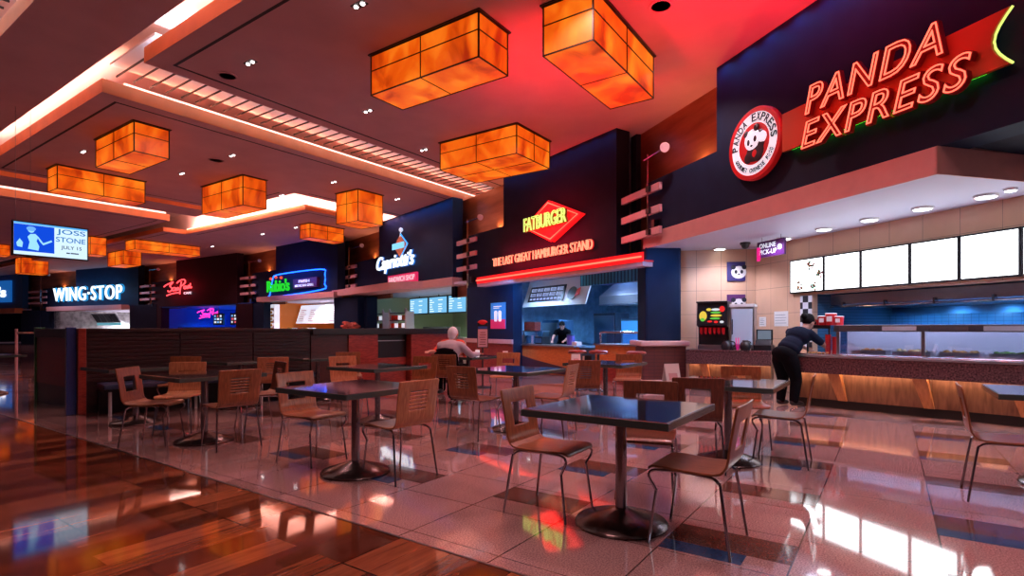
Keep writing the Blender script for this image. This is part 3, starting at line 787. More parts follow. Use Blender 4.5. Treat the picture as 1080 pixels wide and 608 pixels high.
def chair_proto(style, wood, label):
    t = thing('dining_chair', label, 'chair', (0, 0, 0), 0, CG)
    sx = [-.205, -.19, -.12, -.05, .05, .12, .19, .205]
    def swf(j): return 1 if j < 7 else (.96 if j == 7 else .86)
    o = sheet(SEAT, sx, lambda i, j: False, swf, lambda u, j: 0).build('seat', wood, t, smooth=True); solid(o, .013)
    o = back_mesh(style).build('backrest', wood, t, smooth=True); solid(o, .012)
    for fr_ in (True, False):
        for s in (-1, 1):
            MB().tube(leg_path(fr_, s), .0085, 8, smooth=4).build('leg', 'chrome', t, smooth=True)
    return t
PROTO = {}
def chair(style, wood, x, y, face, label):
    rz = math.atan2(face[1], face[0])-PI/2
    if (style, wood) not in PROTO:
        t = chair_proto(style, wood, label); t.location = (x, y, 0); t.rotation_euler = (0, 0, rz); PROTO[(style, wood)] = t; return t
    return dup(PROTO[(style, wood)], (x, y, 0), rz, label, CG)
u_, v_ = (UX, UY), (-UY, UX)
mu, mv = (-UX, -UY), (UY, -UX)
chair('window', 'ply', .27, 3.76, (.84, -.54), 'window-backed plywood chair left of the foreground table, seat glowing red')
chair('window', 'ply', 1.09, 3.24, (-.83, .56), 'window-backed plywood chair at the right of the foreground table, nearest the viewer')
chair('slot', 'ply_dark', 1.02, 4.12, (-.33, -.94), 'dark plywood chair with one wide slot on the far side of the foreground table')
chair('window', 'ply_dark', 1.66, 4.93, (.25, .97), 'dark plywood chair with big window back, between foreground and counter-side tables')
chair('window', 'ply', 2.52, 5.12, (-.85, .53), 'plywood chair edge-on, right of the table nearest the serving counter')
chair('slot', 'ply', 2.50, 5.83, (-.2, -.98), 'plywood chair facing out behind the counter-side table, beside the bending worker')
chair('window', 'ply', 3.62, 3.98, mv, 'reddish plywood chair edge-on at the right edge, with a blue lit seat')
chair('window', 'ply', -1.87, 5.15, (.86, -.51), 'window-backed plywood chair with a white glare, left of the table beside the wood floor')
chair('ladder', 'ply_light', -.97, 4.63, (-.78, .62), 'six-slit chair, its back to us, right of the table beside the wood floor')
chair('window', 'ply', -3.90, 5.95, (.98, .10), 'window-backed plywood chair at the far left table, furthest left')
chair('ladder', 'ply', -3.00, 5.80, (-.75, .66), 'plywood chair with six slits, its back to us, at the far left table')
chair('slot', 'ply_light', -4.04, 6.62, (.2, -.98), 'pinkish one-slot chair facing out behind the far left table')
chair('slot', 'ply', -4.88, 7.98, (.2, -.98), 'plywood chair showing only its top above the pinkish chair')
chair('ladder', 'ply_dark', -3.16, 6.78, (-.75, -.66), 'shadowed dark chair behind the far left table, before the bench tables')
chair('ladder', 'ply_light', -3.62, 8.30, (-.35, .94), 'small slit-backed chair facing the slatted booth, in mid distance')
chair('window', 'ply', -2.85, 9.55, (.35, -.94), 'window-backed chair by the red panel at the far booth end')
chair('slot', 'ply_light', -2.42, 8.12, (.62, -.78), 'pink lit one-slot chair left of the table before the red panels')
chair('slot', 'ply', -1.42, 8.08, (-.35, -.94), 'plywood chair behind the table before the red panels')
chair('ladder', 'ply', -1.05, 9.18, (.25, .97), 'slit-backed chair in which the grey haired person sits')
chair('ladder', 'ply', -.42, 6.33, u_, 'slit-backed chair, its back to us, left of the middle table')
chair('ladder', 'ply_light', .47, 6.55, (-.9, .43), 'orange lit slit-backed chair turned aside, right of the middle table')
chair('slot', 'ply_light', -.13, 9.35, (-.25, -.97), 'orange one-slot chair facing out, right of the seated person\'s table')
chair('ladder', 'ply', 1.02, 7.55, (.2, .98), 'slit-backed chair, its back to us, before the table by the brick column')
chair('slot', 'ply', 1.85, 8.75, (-.3, -.95), 'chair with pink lit seat behind the table by the brick column')
chair('ladder', 'ply', -9.6, 9.6, (-.4, .9), 'dim slit-backed chair at the far left table beyond the red end panel')
chair('slot', 'ply_light', -10.9, 11.0, (.8, -.5), 'dim pinkish chair at the left edge beyond the red end panel')

# small things on the tables
def tent(x, y, z, rz, label, h=.14, w=.10, lean=.045):
    t = thing('table_tent', label, 'menu card', (x, y, z), rz, 'menu cards standing on tables')
    MB().prism_yz([(-lean, 0), (-lean+.003, 0), (.002, h), (0, h)], -w/2, w/2).build('front_leaf', 'paper', t)
    MB().prism_yz([(lean, 0), (lean-.003, 0), (-.002, h), (0, h)], -w/2, w/2).build('back_leaf', 'paper', t)
    p = MB(); p.prism_yz([(-lean-.001, .02), (-lean+.0, .02), (-.018, h*.55), (-.019, h*.55)], -w*.3, w*.3); p.build('printed_block', 'lilac', t)
tent(1.50, 5.13, .752, .25, 'white menu card leaning on the counter-side table, behind the dark one-slot chair', .17, .15)
tent(.93, 7.95, .752, .1, 'white menu card on the table by the brick column', .13, .13)
tent(-.12, 9.75, .752, 0, 'small grey card on the seated person\'s table', .1, .09)
t = thing('napkin_holder', 'black napkin holder beside the white card near the brick column', 'napkin holder', (1.08, 7.88, .752), .3)
MB().box(-.06, .06, -.05, .05, 0, .012, bev=.004).build('base', 'black', t)
MB().box(-.055, .055, -.045, -.038, .012, .11).box(-.055, .055, .038, .045, .012, .11).build('side_plate', 'black', t)
MB().box(-.05, .05, -.03, .03, .012, .10).build('napkins', 'paper', t)
# ------------------------------------------------------------------ serving counter of the right-hand shop
PC = Frame((4.60, 8.77), (.655, -.755))
ctr = thing('serving_counter', 'long serving counter with speckled granite front and lit wood base', 'counter', PC.w(0,0), PC.a)
L = 4.6
MB().box(-.12, L, .0, .06, .55, .80, bev=.008).build('granite_front', 'granite', ctr)
MB().box(-.12, L, -.015, .95, .801, .83, bev=.006).build('counter_top', 'steel', ctr)
MB().box(-.10, L, .20, .92, .13, .80).build('wood_base', 'counterwood', ctr)
MB().box(-.10, L, .23, .90, 0, .129).build('kick_plinth', 'rubber', ctr)
rail = MB()
for y in (.03, .09, .15): rail.tube([(-.1,y,.845),(L,y,.845)], .011, 8)
rail.build('tray_rail', 'chrome', ctr)
for px in (872, 961, 1062):
    x = PC.x(px, .05)
    MB().add([(x,.06,.55),(x+.17,.06,.55),(x+.17,.2,.55),(x,.2,.55),(x+.12,.165,.13),(x+.24,.165,.13),(x+.24,.2,.13),(x+.12,.2,.13)],
             [(3,2,1,0),(4,5,6,7),(0,1,5,4),(1,2,6,5),(2,3,7,6),(3,0,4,7)]).build('bracket', 'bracketwood', ctr)
for x in (PC.x(889, .19), PC.x(981, .19)): MB().box(x, x+.012, .185, .199, .13, .55).build('joint_strip', 'steel', ctr)
M['ledwarm'] = mat_emit('counter_led', (1, .55, .34), 34)
MB().box(-.1, L, .075, .095, .575, .59).build('under_light', 'ledwarm', ctr)
# sneeze guard
M['welllight'] = mat('pale_steel_back', (.62,.60,.70), .4)
sg = thing('sneeze_guard', 'glass sneeze guard with steel shelf on the long serving counter', 'sneeze guard', PC.w(0,0,.83), PC.a)
M['brightsteel'] = mat('bright_steel', (.72,.74,.82), .3, .55)
MB().box(.42, L, .32, .72, .455, .478, bev=.004).build('top_shelf', 'brightsteel', sg)
MB().box(.42, L, .30, .318, .375, .475, bev=.003).build('shelf_lip', 'dsteel', sg)
for k in range(7): MB().prism([(.5+.58*k,.288),(.92+.58*k,.288),(.92+.58*k,.299),(.5+.58*k,.299)], .39, .455).build('tag_holder', 'brightsteel' if k % 2 else 'steel', sg)
M['ledcool'] = mat_emit('shelf_led', (.72, .78, 1), 22)
MB().box(.45, L, .36, .40, .436, .454).build('light_strip', 'ledcool', sg)
MB().box(.45, L, .82, .85, 0, .40).build('back_panel', 'welllight', sg)
xs_ = [.45, 1.55, 2.65, 3.75]
for i, x in enumerate(xs_):
    MB().box(x, x+.045, .33, .375, 0, .455).build('post', 'steel', sg)
    MB().box(x+.05, (xs_+[L])[i+1]-.005, .34, .348, .02, .40).build('glass_panel', 'glass', sg)
def heap(mb, x0, x1, y0, y1, z, h, n, r):
    for _ in range(n):
        mb.ball((random.uniform(x0,x1), random.uniform(y0,y1), z+random.uniform(0,h)), (r*random.uniform(.7,1.3), r*random.uniform(.7,1.3), r*.6), 0, 7)
foods = [('orange_chicken', (.55,.20,.03), 'brown orange food'), ('fried_rice', (.62,.45,.20), 'pale fried rice'), ('noodles', (.50,.26,.07), 'brown noodles'),
         ('green_beans', (.10,.22,.04), 'green vegetables'), ('beef_stew', (.20,.07,.03), 'dark brown food'), ('mixed_vegetables', (.25,.30,.06), 'mixed vegetables'), ('glazed_chicken', (.48,.10,.03), 'reddish glazed food')]
order = ['first', 'second', 'third', 'fourth', 'fifth', 'sixth', 'seventh']
for i, (nm, c, lb) in enumerate(foods):
    x = .62+.55*i
    t = thing('food_pan', 'steel food pan of %s behind the glass, %s from the bending worker' % (lb, order[i]), 'food pan', PC.w(x, .62, .832), PC.a, 'food pans on the serving line')
    pan = MB()
    for a, b, cc, d in ((0,.46,-.16,-.148),(0,.46,.148,.16),(0,.012,-.148,.148),(.448,.46,-.148,.148)): pan.box(a, b, cc, d, 0, .085)
    pan.box(0, .46, -.16, .16, 0, .01); pan.build('pan', 'steel', t)
    fm = mat('food_'+nm, c, .55, var=.5, vscale=30, bump=.4)
    fd = MB(); heap(fd, .05, .41, -.11, .11, .05, .05, 26, .035); o = fd.build('food', fm, t, smooth=True); o['kind'] = 'stuff'
# red buckets and racks by the till
def bucket(px, zoff, r, h, label, y=.5):
    x = PC.x(px, y)
    t = thing('red_bucket', label, 'bucket', PC.w(x, y, .83+.479+zoff), PC.a, 'red buckets on the glass shelf')
    MB().lathe([(r*.82, 0), (r, h)], 20).build('body', 'red', t, smooth=True)
    MB().lathe([(r*1.02, h*.96), (r*1.02, h), (r*.8, h+.004)], 20).build('lid', 'signwhite', t)
    MB().box(-r*.45, r*.45, -r*1.02, -r*.9, h*.3, h*.75).build('sticker', 'paper', t)
bucket(868, 0, .075, .15, 'small red bucket on the glass shelf, nearest the bending worker')
bucket(876.5, 0, .085, .19, 'tallest red bucket in the middle of the glass shelf trio')
bucket(885, 0, .07, .14, 'low red bucket at the right end of the shelf trio')
x = PC.x(862, .5)
t = thing('condiment_rack', 'black rack of red sauce packets beside the bending worker', 'rack', PC.w(-.05, .5, .831), PC.a)
MB().box(0, .36, -.02, .02, .42, .48, bev=.005).build('shelf', 'black', t)
for a in (0.0, .33): MB().box(a, a+.02, -.02, .02, 0, .42).build('upright', 'black', t)
pk = MB()
for k in range(5): pk.box(.03+.065*k, .08+.065*k, -.03, .03, .481, .57, bev=.006)
pk.build('packets', 'red', t)
t = thing('cup_stack', 'dark red column of stacked paper cups under the red buckets', 'cups', PC.w(.30, .42, .831), PC.a)
cs = MB()
for k in range(9): cs.lathe([(.032, .035*k), (.045, .035*k+.04), (.047, .035*k+.044)], 16)
cs.build('cups', 'red', t, smooth=True)
cs2 = MB()
for k in range(8): cs2.lathe([(.032, .035*k), (.045, .035*k+.04), (.047, .035*k+.044)], 16, 0, Matrix.Translation((.1, 0, 0)))
cs2.build('cups', 'red', t, smooth=True)
t = thing('fruit_tray', 'tray of orange and brown condiments under the worker\'s hand', 'tray', PC.w(.12, .22, .831), PC.a)
MB().box(-.12, .28, -.05, .10, 0, .015, bev=.004).build('tray', 'dsteel', t)
fd = MB(); heap(fd, -.09, .25, -.03, .08, .03, .01, 22, .022); o = fd.build('condiments', mat('amber_condiment', (.6,.22,.05), .5, var=.6, vscale=30), t); o['kind'] = 'stuff'

# hood and back kitchen
hd = thing('exhaust_hood', 'long slanted steel exhaust hood over the blue lit kitchen', 'hood', PE.w(0,0), PE.a)
MB().prism_yz([(2.5,1.70),(2.5,1.88),(4.05,1.90),(4.05,1.66)], xo+.02, 8.9).build('canopy', 'steel', hd)
h_ = MB(); h_.tube([(xo+.05, 2.46, 1.66), (8.8, 2.46, 1.66)], .018, 8)
for k in range(8): h_.box(xo+.3+.8*k, xo+.33+.8*k, 2.44, 2.52, 1.64, 1.74)
h_.build('front_rail', 'chrome', hd)
bc = thing('back_counter', 'steel cooking counter along the blue kitchen wall', 'counter', PE.w(0,0), PE.a)
MB().box(xo+.1, 4.5, 3.35, 3.95, .05, .88).build('cabinet', 'dsteel', bc); MB().box(xo+.08, 4.52, 3.32, 3.98, .881, .92, bev=.006).build('worktop', 'steel', bc)
for k in range(4):
    x = xo+.5+.85*k
    t = thing('wok', 'black wok on the back counter of the blue kitchen, %s from the left' % order[k], 'wok', PE.w(x, 3.6, .921), PE.a, 'woks on the back counter')
    MB().lathe([(.06,.0),(.16,.05),(.21,.12),(.2,.12),(.15,.06),(.05,.015)], 20).build('bowl', 'dsteel', t, smooth=True)
    MB().tube([(.2,0,.11),(.33,-.05,.16),(.42,-.07,.18)], .013).build('handle', 'black', t)
# menu screens
dv = [835.5, 871.5, 910.5, 962.5, 1014.7, 1080, 1160]
for i in range(6):
    xa, xb = PE.x(dv[i], BY), PE.x(dv[i+1], BY)
    t = thing('menu_screen', ['narrow bright menu screen with food pictures at the left end of the row', 'second menu screen from the left, with small dots of text', 'wide blank white menu screen in the middle of the row',
        'fourth bright menu screen, above the red and steel serving line', 'fifth bright menu screen, at the right edge of the frame', 'bright menu screen beyond the right edge'][i], 'menu screen', PE.w(xa, BY-.06, 1.93), PE.a, 'menu screens above the serving counter')
    w_ = xb-xa
    MB().box(0, w_-.002, .0, .058, 0, .645, bev=.004).build('housing', 'black', t)
    MB().box(.03, w_-.03, -.004, .0, .028, .617).build('screen_face', 'screen', t)
    d = MB(); rnd = random.Random(i)
    if i == 0:
        for k in range(4):
            c = ((w_*.62, .50), (w_*.85, .33), (w_*.30, .14), (w_*.72, .12))[k]
            for q in range(14): a = rnd.uniform(0, 6.28); r = rnd.uniform(0, .085); d.ball((c[0]+r*math.cos(a), -.005, c[1]+r*math.sin(a)), (.022, .003, .022), rnd.choice((0,1,2)), 8)
        d.build('food_picture', ['fooditems', mat('picture_red', (.5,.05,.04), .5), mat('picture_green', (.08,.25,.12), .5)], t)
    else:
        for r_ in range(5):
            for q in range(4):
                if rnd.random() < .5: d.box(w_*(.15+.18*q), w_*(.15+.18*q)+.06, -.0055, -.0045, .12+.1*r_, .126+.1*r_)
        d.build('menu_lines', mat_emit('faint_grey_text', (.55,.58,.62), 1.3), t)
# soffit down-lights
for i, (px, py) in enumerate([(759,262),(827,251),(869,241),(917,231),(973,219),(1040,206),(1066,199)]):
    z = 2.98; x, y, _ = at_z(px, py, z)
    t = thing('recessed_downlight', 'round bright downlight in the white soffit, ' + ['just right of the blue column', 'beside the purple hanging sign', 'second from the purple sign', 'third from the purple sign', 'fourth from the purple sign', 'largest, near the right edge', 'small one at the far right corner'][i], 'downlight', (x, y, z), 0, 'downlights in the white soffit')
    r = .115 if i < 6 else .06
    MB().lathe([(r*1.0, -.03), (r*1.12, -.028), (r*1.18, 0)], 24).build('trim_ring', 'white', t)
    MB().lathe([(r*.92, -.036), (r*.96, -.03)], 24).build('lens', 'downlens', t)
for px, py in ((786,256),):
    x, y, z = at_z(px, py, 2.98)
    t = thing('security_camera', 'black dome camera under the white soffit, left of the purple sign', 'camera', (x, y, z), 0)
    MB().lathe([(.10,0),(.10,-.04),(.085,-.05)], 20).build('mount', 'black', t); MB().ball((0,0,-.05), .08).build('dome', 'black', t, smooth=True)
# purple hanging sign
x0, z1 = PE.xz(798.5, 254.0, 1.3); x1, _ = PE.xz(827, 254, 1.3)
t = thing('hanging_sign', 'purple hanging sign reading online pick-up under the white soffit', 'sign', PE.w(x0, 1.3, 2.60), PE.a)
w_ = x1-x0
MB().box(0, w_, 0, .05, 0, .30, bev=.005).build('panel', 'purple', t)
MB().box(-.002, w_*.14, -.006, -.001, -.06, .20).build('end_patch', 'magenta', t)
lt = MB(); text_into(lt, 'ONLINE', w_*.10, w_*.70, .17, .26, -.002, .004, bold=.01); text_into(lt, 'PICK-UP', w_*.10, w_*.74, .05, .14, -.002, .004, bold=.01)
lt.build('lettering', 'signwhite', t); MB().lathe([(.05,0),(.05,.006)], 16, 0, Matrix.Translation((w_*.85, -.001, .15)) @ Matrix.Rotation(PI/2, 4, 'X')).build('icon', 'signwhite', t)
hr = MB()
for q in (.15, .85): hr.tube([(w_*q, .025, .3), (w_*q, .025, .385)], .006)
hr.build('hanger', 'chrome', t)

# ------------------------------------------------------------------ drinks counter
DC = Frame((3.50, 10.98), (.862, -.507))
dc = thing('drinks_counter', 'short granite fronted drinks counter between brick column and bending worker', 'counter', DC.w(0,0), DC.a)
MB().box(0, 1.56, 0, .06, .55, .80, bev=.008).build('granite_front', 'granite', dc)
MB().box(-.01, 1.57, -.012, .72, .801, .835, bev=.006).build('counter_top', 'granite', dc)
MB().box(.02, 1.54, .2, .7, .12, .80).build('wood_base', 'counterwood', dc); MB().box(.02, 1.54, .24, .7, 0, .119).build('kick_plinth', 'rubber', dc)
for x in (.25, .9):
    MB().add([(x,.06,.55),(x+.15,.06,.55),(x+.15,.2,.55),(x,.2,.55),(x+.10,.165,.12),(x+.22,.165,.12),(x+.22,.2,.12),(x+.10,.2,.12)],
             [(3,2,1,0),(4,5,6,7),(0,1,5,4),(1,2,6,5),(2,3,7,6),(3,0,4,7)]).build('bracket', 'bracketwood', dc)
MB().box(.03, 1.53, .075, .095, .575, .59).build('under_light', 'ledwarm', dc)
fx = DC.x(735, .2)
dd = thing('drink_dispenser', 'black fountain drink dispenser with colourful lit panel on the drinks counter', 'drink dispenser', DC.w(fx, .20, .836), DC.a)
MB().prism_yz([(.08,0),(.50,0),(.50,.93),(.03,.93),(-.02,.48),(.16,.44),(.18,.10),(.08,.06)], 0, .58).build('body', 'black', dd)
MB().box(-.01, .59, -.02, .50, .93, .965, bev=.006).build('top_cover', 'black', dd)
MB().box(.03, .55, -.02, .12, .0, .09, bev=.006).build('drip_tray', 'steel', dd)
nz = MB()
for k in range(6): nz.lathe([(.02,.30),(.025,.37),(.03,.44)], 10, 0, Matrix.Translation((.08+.084*k, .08, 0))); nz.box(.055+.084*k, .105+.084*k, .02, .05, .33, .44)
nz.build('nozzle', 'red', dd)
d = MB(); rnd = random.Random(3); cols = [mat_emit('panel_red', (.8,.03,.03), 1), mat_emit('panel_green', (.15,.6,.08), .9), mat_emit('panel_yellow', (.9,.65,.08), .9), mat_emit('panel_white', (.8,.85,.9), .9)]
pm = Matrix.Translation((.03, -.022, .5)) @ Matrix.Rotation(-.11, 4, 'X')
for k, (cx_, cz_, r1, r2, ci) in enumerate([(.09,.17,.075,.10,2),(.085,.11,.05,.05,1),(.20,.30,.05,.03,2),(.33,.30,.09,.025,3),(.33,.24,.10,.02,1),(.34,.18,.11,.025,2),(.32,.12,.10,.02,1),(.45,.31,.055,.06,0),(.22,.06,.05,.02,0),(.34,.05,.04,.025,0),(.45,.05,.04,.025,3)]):
    d.ball((cx_, 0, cz_), (r1, .004, r2), ci, 10, pm)
d.build('lit_panel', cols, dd)
sc_x = .80
sc_ = thing('steel_ice_bin', 'pale blue lit stainless cabinet beside the drink dispenser', 'ice bin', DC.w(sc_x, .24, .836), DC.a)
MB().box(0, .44, 0, .45, .02, .84, bev=.01).build('cabinet', 'steel', sc_); MB().box(-.01, .45, -.012, .45, .841, .90, bev=.008).build('lid', 'white', sc_)
MB().box(.03, .41, -.02, -.001, .10, .80, bev=.006).build('door', mat('pale_blue_enamel', (.50,.64,.78), .25), sc_); MB().tube([(.05,-.05,.3),(.05,-.05,.6)], .01).build('handle', 'chrome', sc_)
fe = MB()
for a in (.04,.40):
    for b in (.05,.40): fe.lathe([(.02,0),(.02,.025)], 10, 0, Matrix.Translation((a,b,0)))
fe.build('foot', 'black', sc_)
# till and pots on the right end of the drinks counter
cr = thing('cash_register', 'black cash register at the right end of the drinks counter', 'cash register', DC.w(1.40, .32, .836), DC.a-.1)
MB().box(-.16,.16,-.13,.16,0,.10,bev=.008).build('drawer_base', 'black', cr)
MB().prism_yz([(-.10,.10),(.10,.10),(.10,.20),(-.02,.20)], -.14, .14).build('keyboard', 'black', cr)
MB().box(-.15,.15,.06,.09,.19,.40,bev=.006).build('screen', 'black', cr); MB().box(-.12,.12,.055,.059,.21,.38).build('display', mat_emit('till_display',(.25,.3,.4),.6), cr)
sn = thing('straw_jar', 'clear jar of straws between the steel cabinet and the till', 'jar', DC.w(.965, .06, .836), 0)
MB().lathe([(.035,0),(.04,.12),(.038,.125)], 14).build('jar', 'glass', sn)
st = MB()
for k in range(7): a = k*.9; st.tube([(.015*math.cos(a),.015*math.sin(a),.004),(.04*math.cos(a),.04*math.sin(a),.24)], .004, 6)
st.build('straws', 'magenta', sn)
for k, (x, y, lb) in enumerate([(.76,.09,'round black pot on the drinks counter before the steel cabinet'), (1.10,.09,'round black pot between the straw jar and the till')]):
    pt = thing('coffee_pot', lb, 'pot', DC.w(x, y, .836), .5*k)
    MB().lathe([(.085,0),(.105,.06),(.09,.13),(.05,.17),(.055,.19)], 18).build('body', 'black', pt, smooth=True)
    MB().tube([(.09,0,.05),(.16,0,.08),(.15,0,.15),(.06,0,.17)], .011, 8, smooth=4).build('handle', 'black', pt)
for k, (px, w_, h_) in enumerate([(808,.22,.20),(822,.42,.30)]):
    tw = Frame((5.27,11.80), (.2,-1.2)); x = k*.5+.15
    t = thing('wall_notice', ['small white notice on the tiled wall left of the worker\'s head', 'larger pale notice on the tiled wall behind the worker'][k], 'notice', tw.w(x, -.012, 1.30), tw.a)
    MB().box(0, w_, 0, .01, 0, h_).build('sheet', 'paper', t); pr = MB()
    for q in range(4): pr.box(.03, w_-.04-.03*(q%2), -.002, -.0005, h_*(.2+.18*q), h_*(.2+.18*q)+.008)
    pr.build('print', 'dsteel', t)
# panda pictures on the tiled wall
TW = Frame((3.55,12.12), (1.72,-.32))
def panda_face(mb, s, mtx):
    mb.ball((0,0,0), (.34*s,.01,.30*s), 1, 18, mtx)
    for q in (-1,1):
        mb.ball((q*.24*s,-.004,.24*s), (.11*s,.008,.11*s), 2, 12, mtx)
        mb.ball((q*.13*s,-.012,.02*s), (.065*s,.008,.09*s), 2, 12, mtx)
    mb.ball((0,-.014,-.10*s), (.045*s,.006,.03*s), 2, 10, mtx)
for k, (px, py, lb) in enumerate([(776.5,286.5,'dark square picture of a panda face high on the tiled wall'),(776.5,321,'lower panda picture partly hidden by the drink dispenser')]):
    x, z = TW.xz(px, py, -.03); t = thing('panda_picture', lb, 'picture', TW.w(x, -.03, z), TW.a, 'panda pictures on the tiled wall')
    MB().box(-.19,.19,0,.028,-.21,.21,bev=.004).build('canvas', mat('picture_navy_%s' % ('violet' if k else 'blue'), (.03,.02,.14) if k == 0 else (.12,.02,.14), .5), t)
    pf = MB(); panda_face(pf, .46, Matrix.Translation((.05,-.006,-.02))); pf.build('panda_face', ['paper','paper','signblack'], t)

# ------------------------------------------------------------------ right-hand shop sign
xd, zd = PE.xz(797, 152, -.06)
dsk = thing('round_panda_sign', 'round white and red sign with a panda and circled lettering', 'sign', PE.w(xd, -.02, zd), PE.a)
RX = Matrix.Rotation(PI/2, 4, 'X')
MB().lathe([(.57,0),(.57,.07),(.555,.085),(.49,.086),(.49,.0)], 64, 0, RX).build('rim', 'signred', dsk, smooth=True)
MB().lathe([(.505,.002),(.505,.075)], 64, 0, RX).build('white_ring', 'signwhite', dsk)
MB().lathe([(.325,.004),(.325,.082)], 48, 0, RX).build('red_disc', 'signred', dsk)
ltr = MB()
def arc_text(s, R, a0, a1, h, flip=False):
    n = len(s)
    for i, c in enumerate(s):
        if c == ' ': continue
        a = a0+(a1-a0)*(i+.5)/n
        th = (a-PI/2) if not flip else (a+PI/2)
        mt = Matrix.Translation((R*math.cos(a), -.077, R*math.sin(a))) @ Matrix.Rotation(-th, 4, 'Y')
        wd = h*(.25 if c in 'I·' else (.50 if flip else .68))
        text_into(ltr, c, -wd/2, wd/2, -h/2, h/2, 0, .008, 0, mt, bold=.018)
arc_text('PANDA EXPRESS', .415, PI*1.02, -.02*PI, .125)
arc_text('GOURMET CHINESE FOOD', .415, PI*1.13, PI*1.87, .075, True)
ltr.build('lettering', 'signblack', dsk)
pd = MB(); by = -.084
def el(x, z, rx, rz, mi, dy=0): pd.ball((x, by-dy, z), (rx, .010, rz), mi, 20)
el(.03,-.14,.19,.15,1); el(.13,.02,.11,.18,1); el(.16,.05,.12,.10,0,.002)
el(-.11,-.20,.09,.09,1,.003); el(.10,-.22,.09,.08,1,.003); el(.03,-.16,.06,.07,2,.004)
el(-.02,.07,.17,.165,0,.006); el(-.155,.19,.055,.055,1,.004); el(.07,.235,.06,.06,1,.008)
el(-.095,.04,.035,.055,1,.011); el(.045,.065,.038,.055,1,.011); el(-.03,-.025,.03,.02,1,.012)
pd.build('panda', ['signwhite','signblack','signred'], dsk, smooth=True)
# banner and neon lettering
xb0 = PE.x(826, -.1); xb1 = PE.x(1066, -.1)
ban = thing('neon_sign', 'large two-line red neon lettering on an orange banner at upper right', 'sign', PE.w(xb0, 0, 0), PE.a)
W_ = xb1-xb0
poly = [(0,3.86),(0,4.42)]+[(W_-.16*math.sin(PI*q/8), 4.42-.56*q/8) for q in range(9)]
MB().prism_xz(poly, -.12, -.07).build('banner', 'bannerred', ban)
st_ = MB()
for q in (.2,.5,.8): st_.box(W_*q-.03, W_*q+.03, -.07, -.001, 3.95, 4.3)
st_.build('standoff', 'black', ban)
MB().tube([(W_+.02-.16*math.sin(PI*q/8), -.10, 4.42-.56*q/8) for q in range(9)], .012, 8).build('lime_edge_tube', 'neon_lime', ban)
MB().tube([(.1,-.035,3.885),(W_-.25,-.035,3.885)], .012, 8).build('green_tube', mat_emit('neon_green_back', (.05,.7,.02), 6), ban)
pa0 = PE.x(849, -.2)-xb0; pa1 = PE.x(997, -.2)-xb0; ex0 = PE.x(845, -.2)-xb0; ex1 = PE.x(1027, -.2)-xb0
def neon_word(body, x0, x1, z0, z1, sh):
    f_ = MB(); text_into(f_, body, x0, x1, z0, z1, -.14, .07, shear=sh, bold=.03, space=1.12, depth=.02)
    f_.build('letter_body', 'signred_dull', ban)
    g = MB(); text_into(g, body, x0+.012, x1-.012, z0+.012, z1-.012, -.205, .022, shear=sh, outline=.016, space=1.12)
    g.build('neon_outline', 'neon_red', ban)
M['signred_dull'] = mat('red_letter_body', (.16, .003, .006), .45, emit=(1,.01,.02), es=.03)
neon_word('PANDA', pa0, pa1, 4.20, 4.60, .25); neon_word('EXPRESS', ex0, ex1, 3.74, 4.13, .25)
lamp('neon_glow', 'AREA', PE.w(xb0+W_*.5, -.45, 4.15), 4, (1,.02,.03), aim=PE.w(xb0+W_*.5, 1, 4.15), sx=2.2, sy=.7)

# ------------------------------------------------------------------ burger shop signs
bx0 = FB.x(552,-.2); bx1 = FB.x(613,-.2)
bs = thing('burger_sign', 'red diamond neon sign with tall lime letters on a dark wall', 'sign', FB.w(0,0), FB.a)
def fz(px, py): return FB.xz(px, py, -.15)
dm = [fz(552,241), fz(578,211.5), fz(613,225), fz(580.5,255)]
cxm, czm = sum(p[0] for p in dm)/4, sum(p[1] for p in dm)/4
M['glowred'] = mat('glowing_red_panel', (.5,.008,.012), .4, emit=(1,.012,.015), es=.75)
MB().prism_xz(dm, -.15, -.001).build('diamond', 'glowred', bs)
MB().tube([(cxm+(p[0]-cxm)*.90, -.165, czm+(p[1]-czm)*.88) for p in dm], .016, 8, closed=True).build('diamond_tube', 'neon_red', bs)
fx0, fz0 = fz(556.5,247); fx1, _ = fz(601.5,235); _, fz1 = fz(557,232.5)
g = MB(); text_into(g, 'FATBURGER', fx0, fx1, fz0+.03, fz1+.03, -.20, .06, bold=.02); g.build('letter_body', mat('olive_letter',(.22,.24,.03),.4), bs)
g = MB(); text_into(g, 'FATBURGER', fx0, fx1, fz0+.03, fz1+.03, -.27, .03, outline=.022); g.build('neon_outline', 'neon_lime', bs)
lx0, lz0 = FB.xz(519,283,-.1); lx1, lz1 = FB.xz(624,262.5,-.1)
lamp('neon_glow', 'AREA', FB.w(cxm, -.75, czm), 45, (1,.01,.03), aim=FB.w(cxm, 1, czm), sx=1.6, sy=1.2)
tg = thing('tagline_sign', 'single long line of red neon lettering below the red diamond sign', 'sign', FB.w(0,0), FB.a)
zb_ = (lz0+lz1)/2
g = MB(); text_into(g, 'THE LAST GREAT HAMBURGER STAND', lx0, lx1, zb_+.02, zb_+.27, -.06, .03, outline=.010); g.build('neon_lettering', mat_emit('neon_peach',(1,.32,.18),1.5), tg)
g = MB(); text_into(g, 'THE LAST GREAT HAMBURGER STAND', lx0, lx1, zb_+.02, zb_+.27, -.02, .018); g.build('letter_back', mat_emit('letter_back_red',(.75,.008,.015),1), tg)
lamp('neon_glow', 'AREA', FB.w((lx0+lx1)/2, -.5, zb_+.15), 80, (1,.01,.03), aim=FB.w((lx0+lx1)/2, 1, zb_+.15), sx=3.6, sy=.25)
nbx1 = FB.x(678,-.33)
nb = thing('neon_bar', 'long red neon bar along the burger shop soffit', 'neon bar', FB.w(0,0), FB.a)
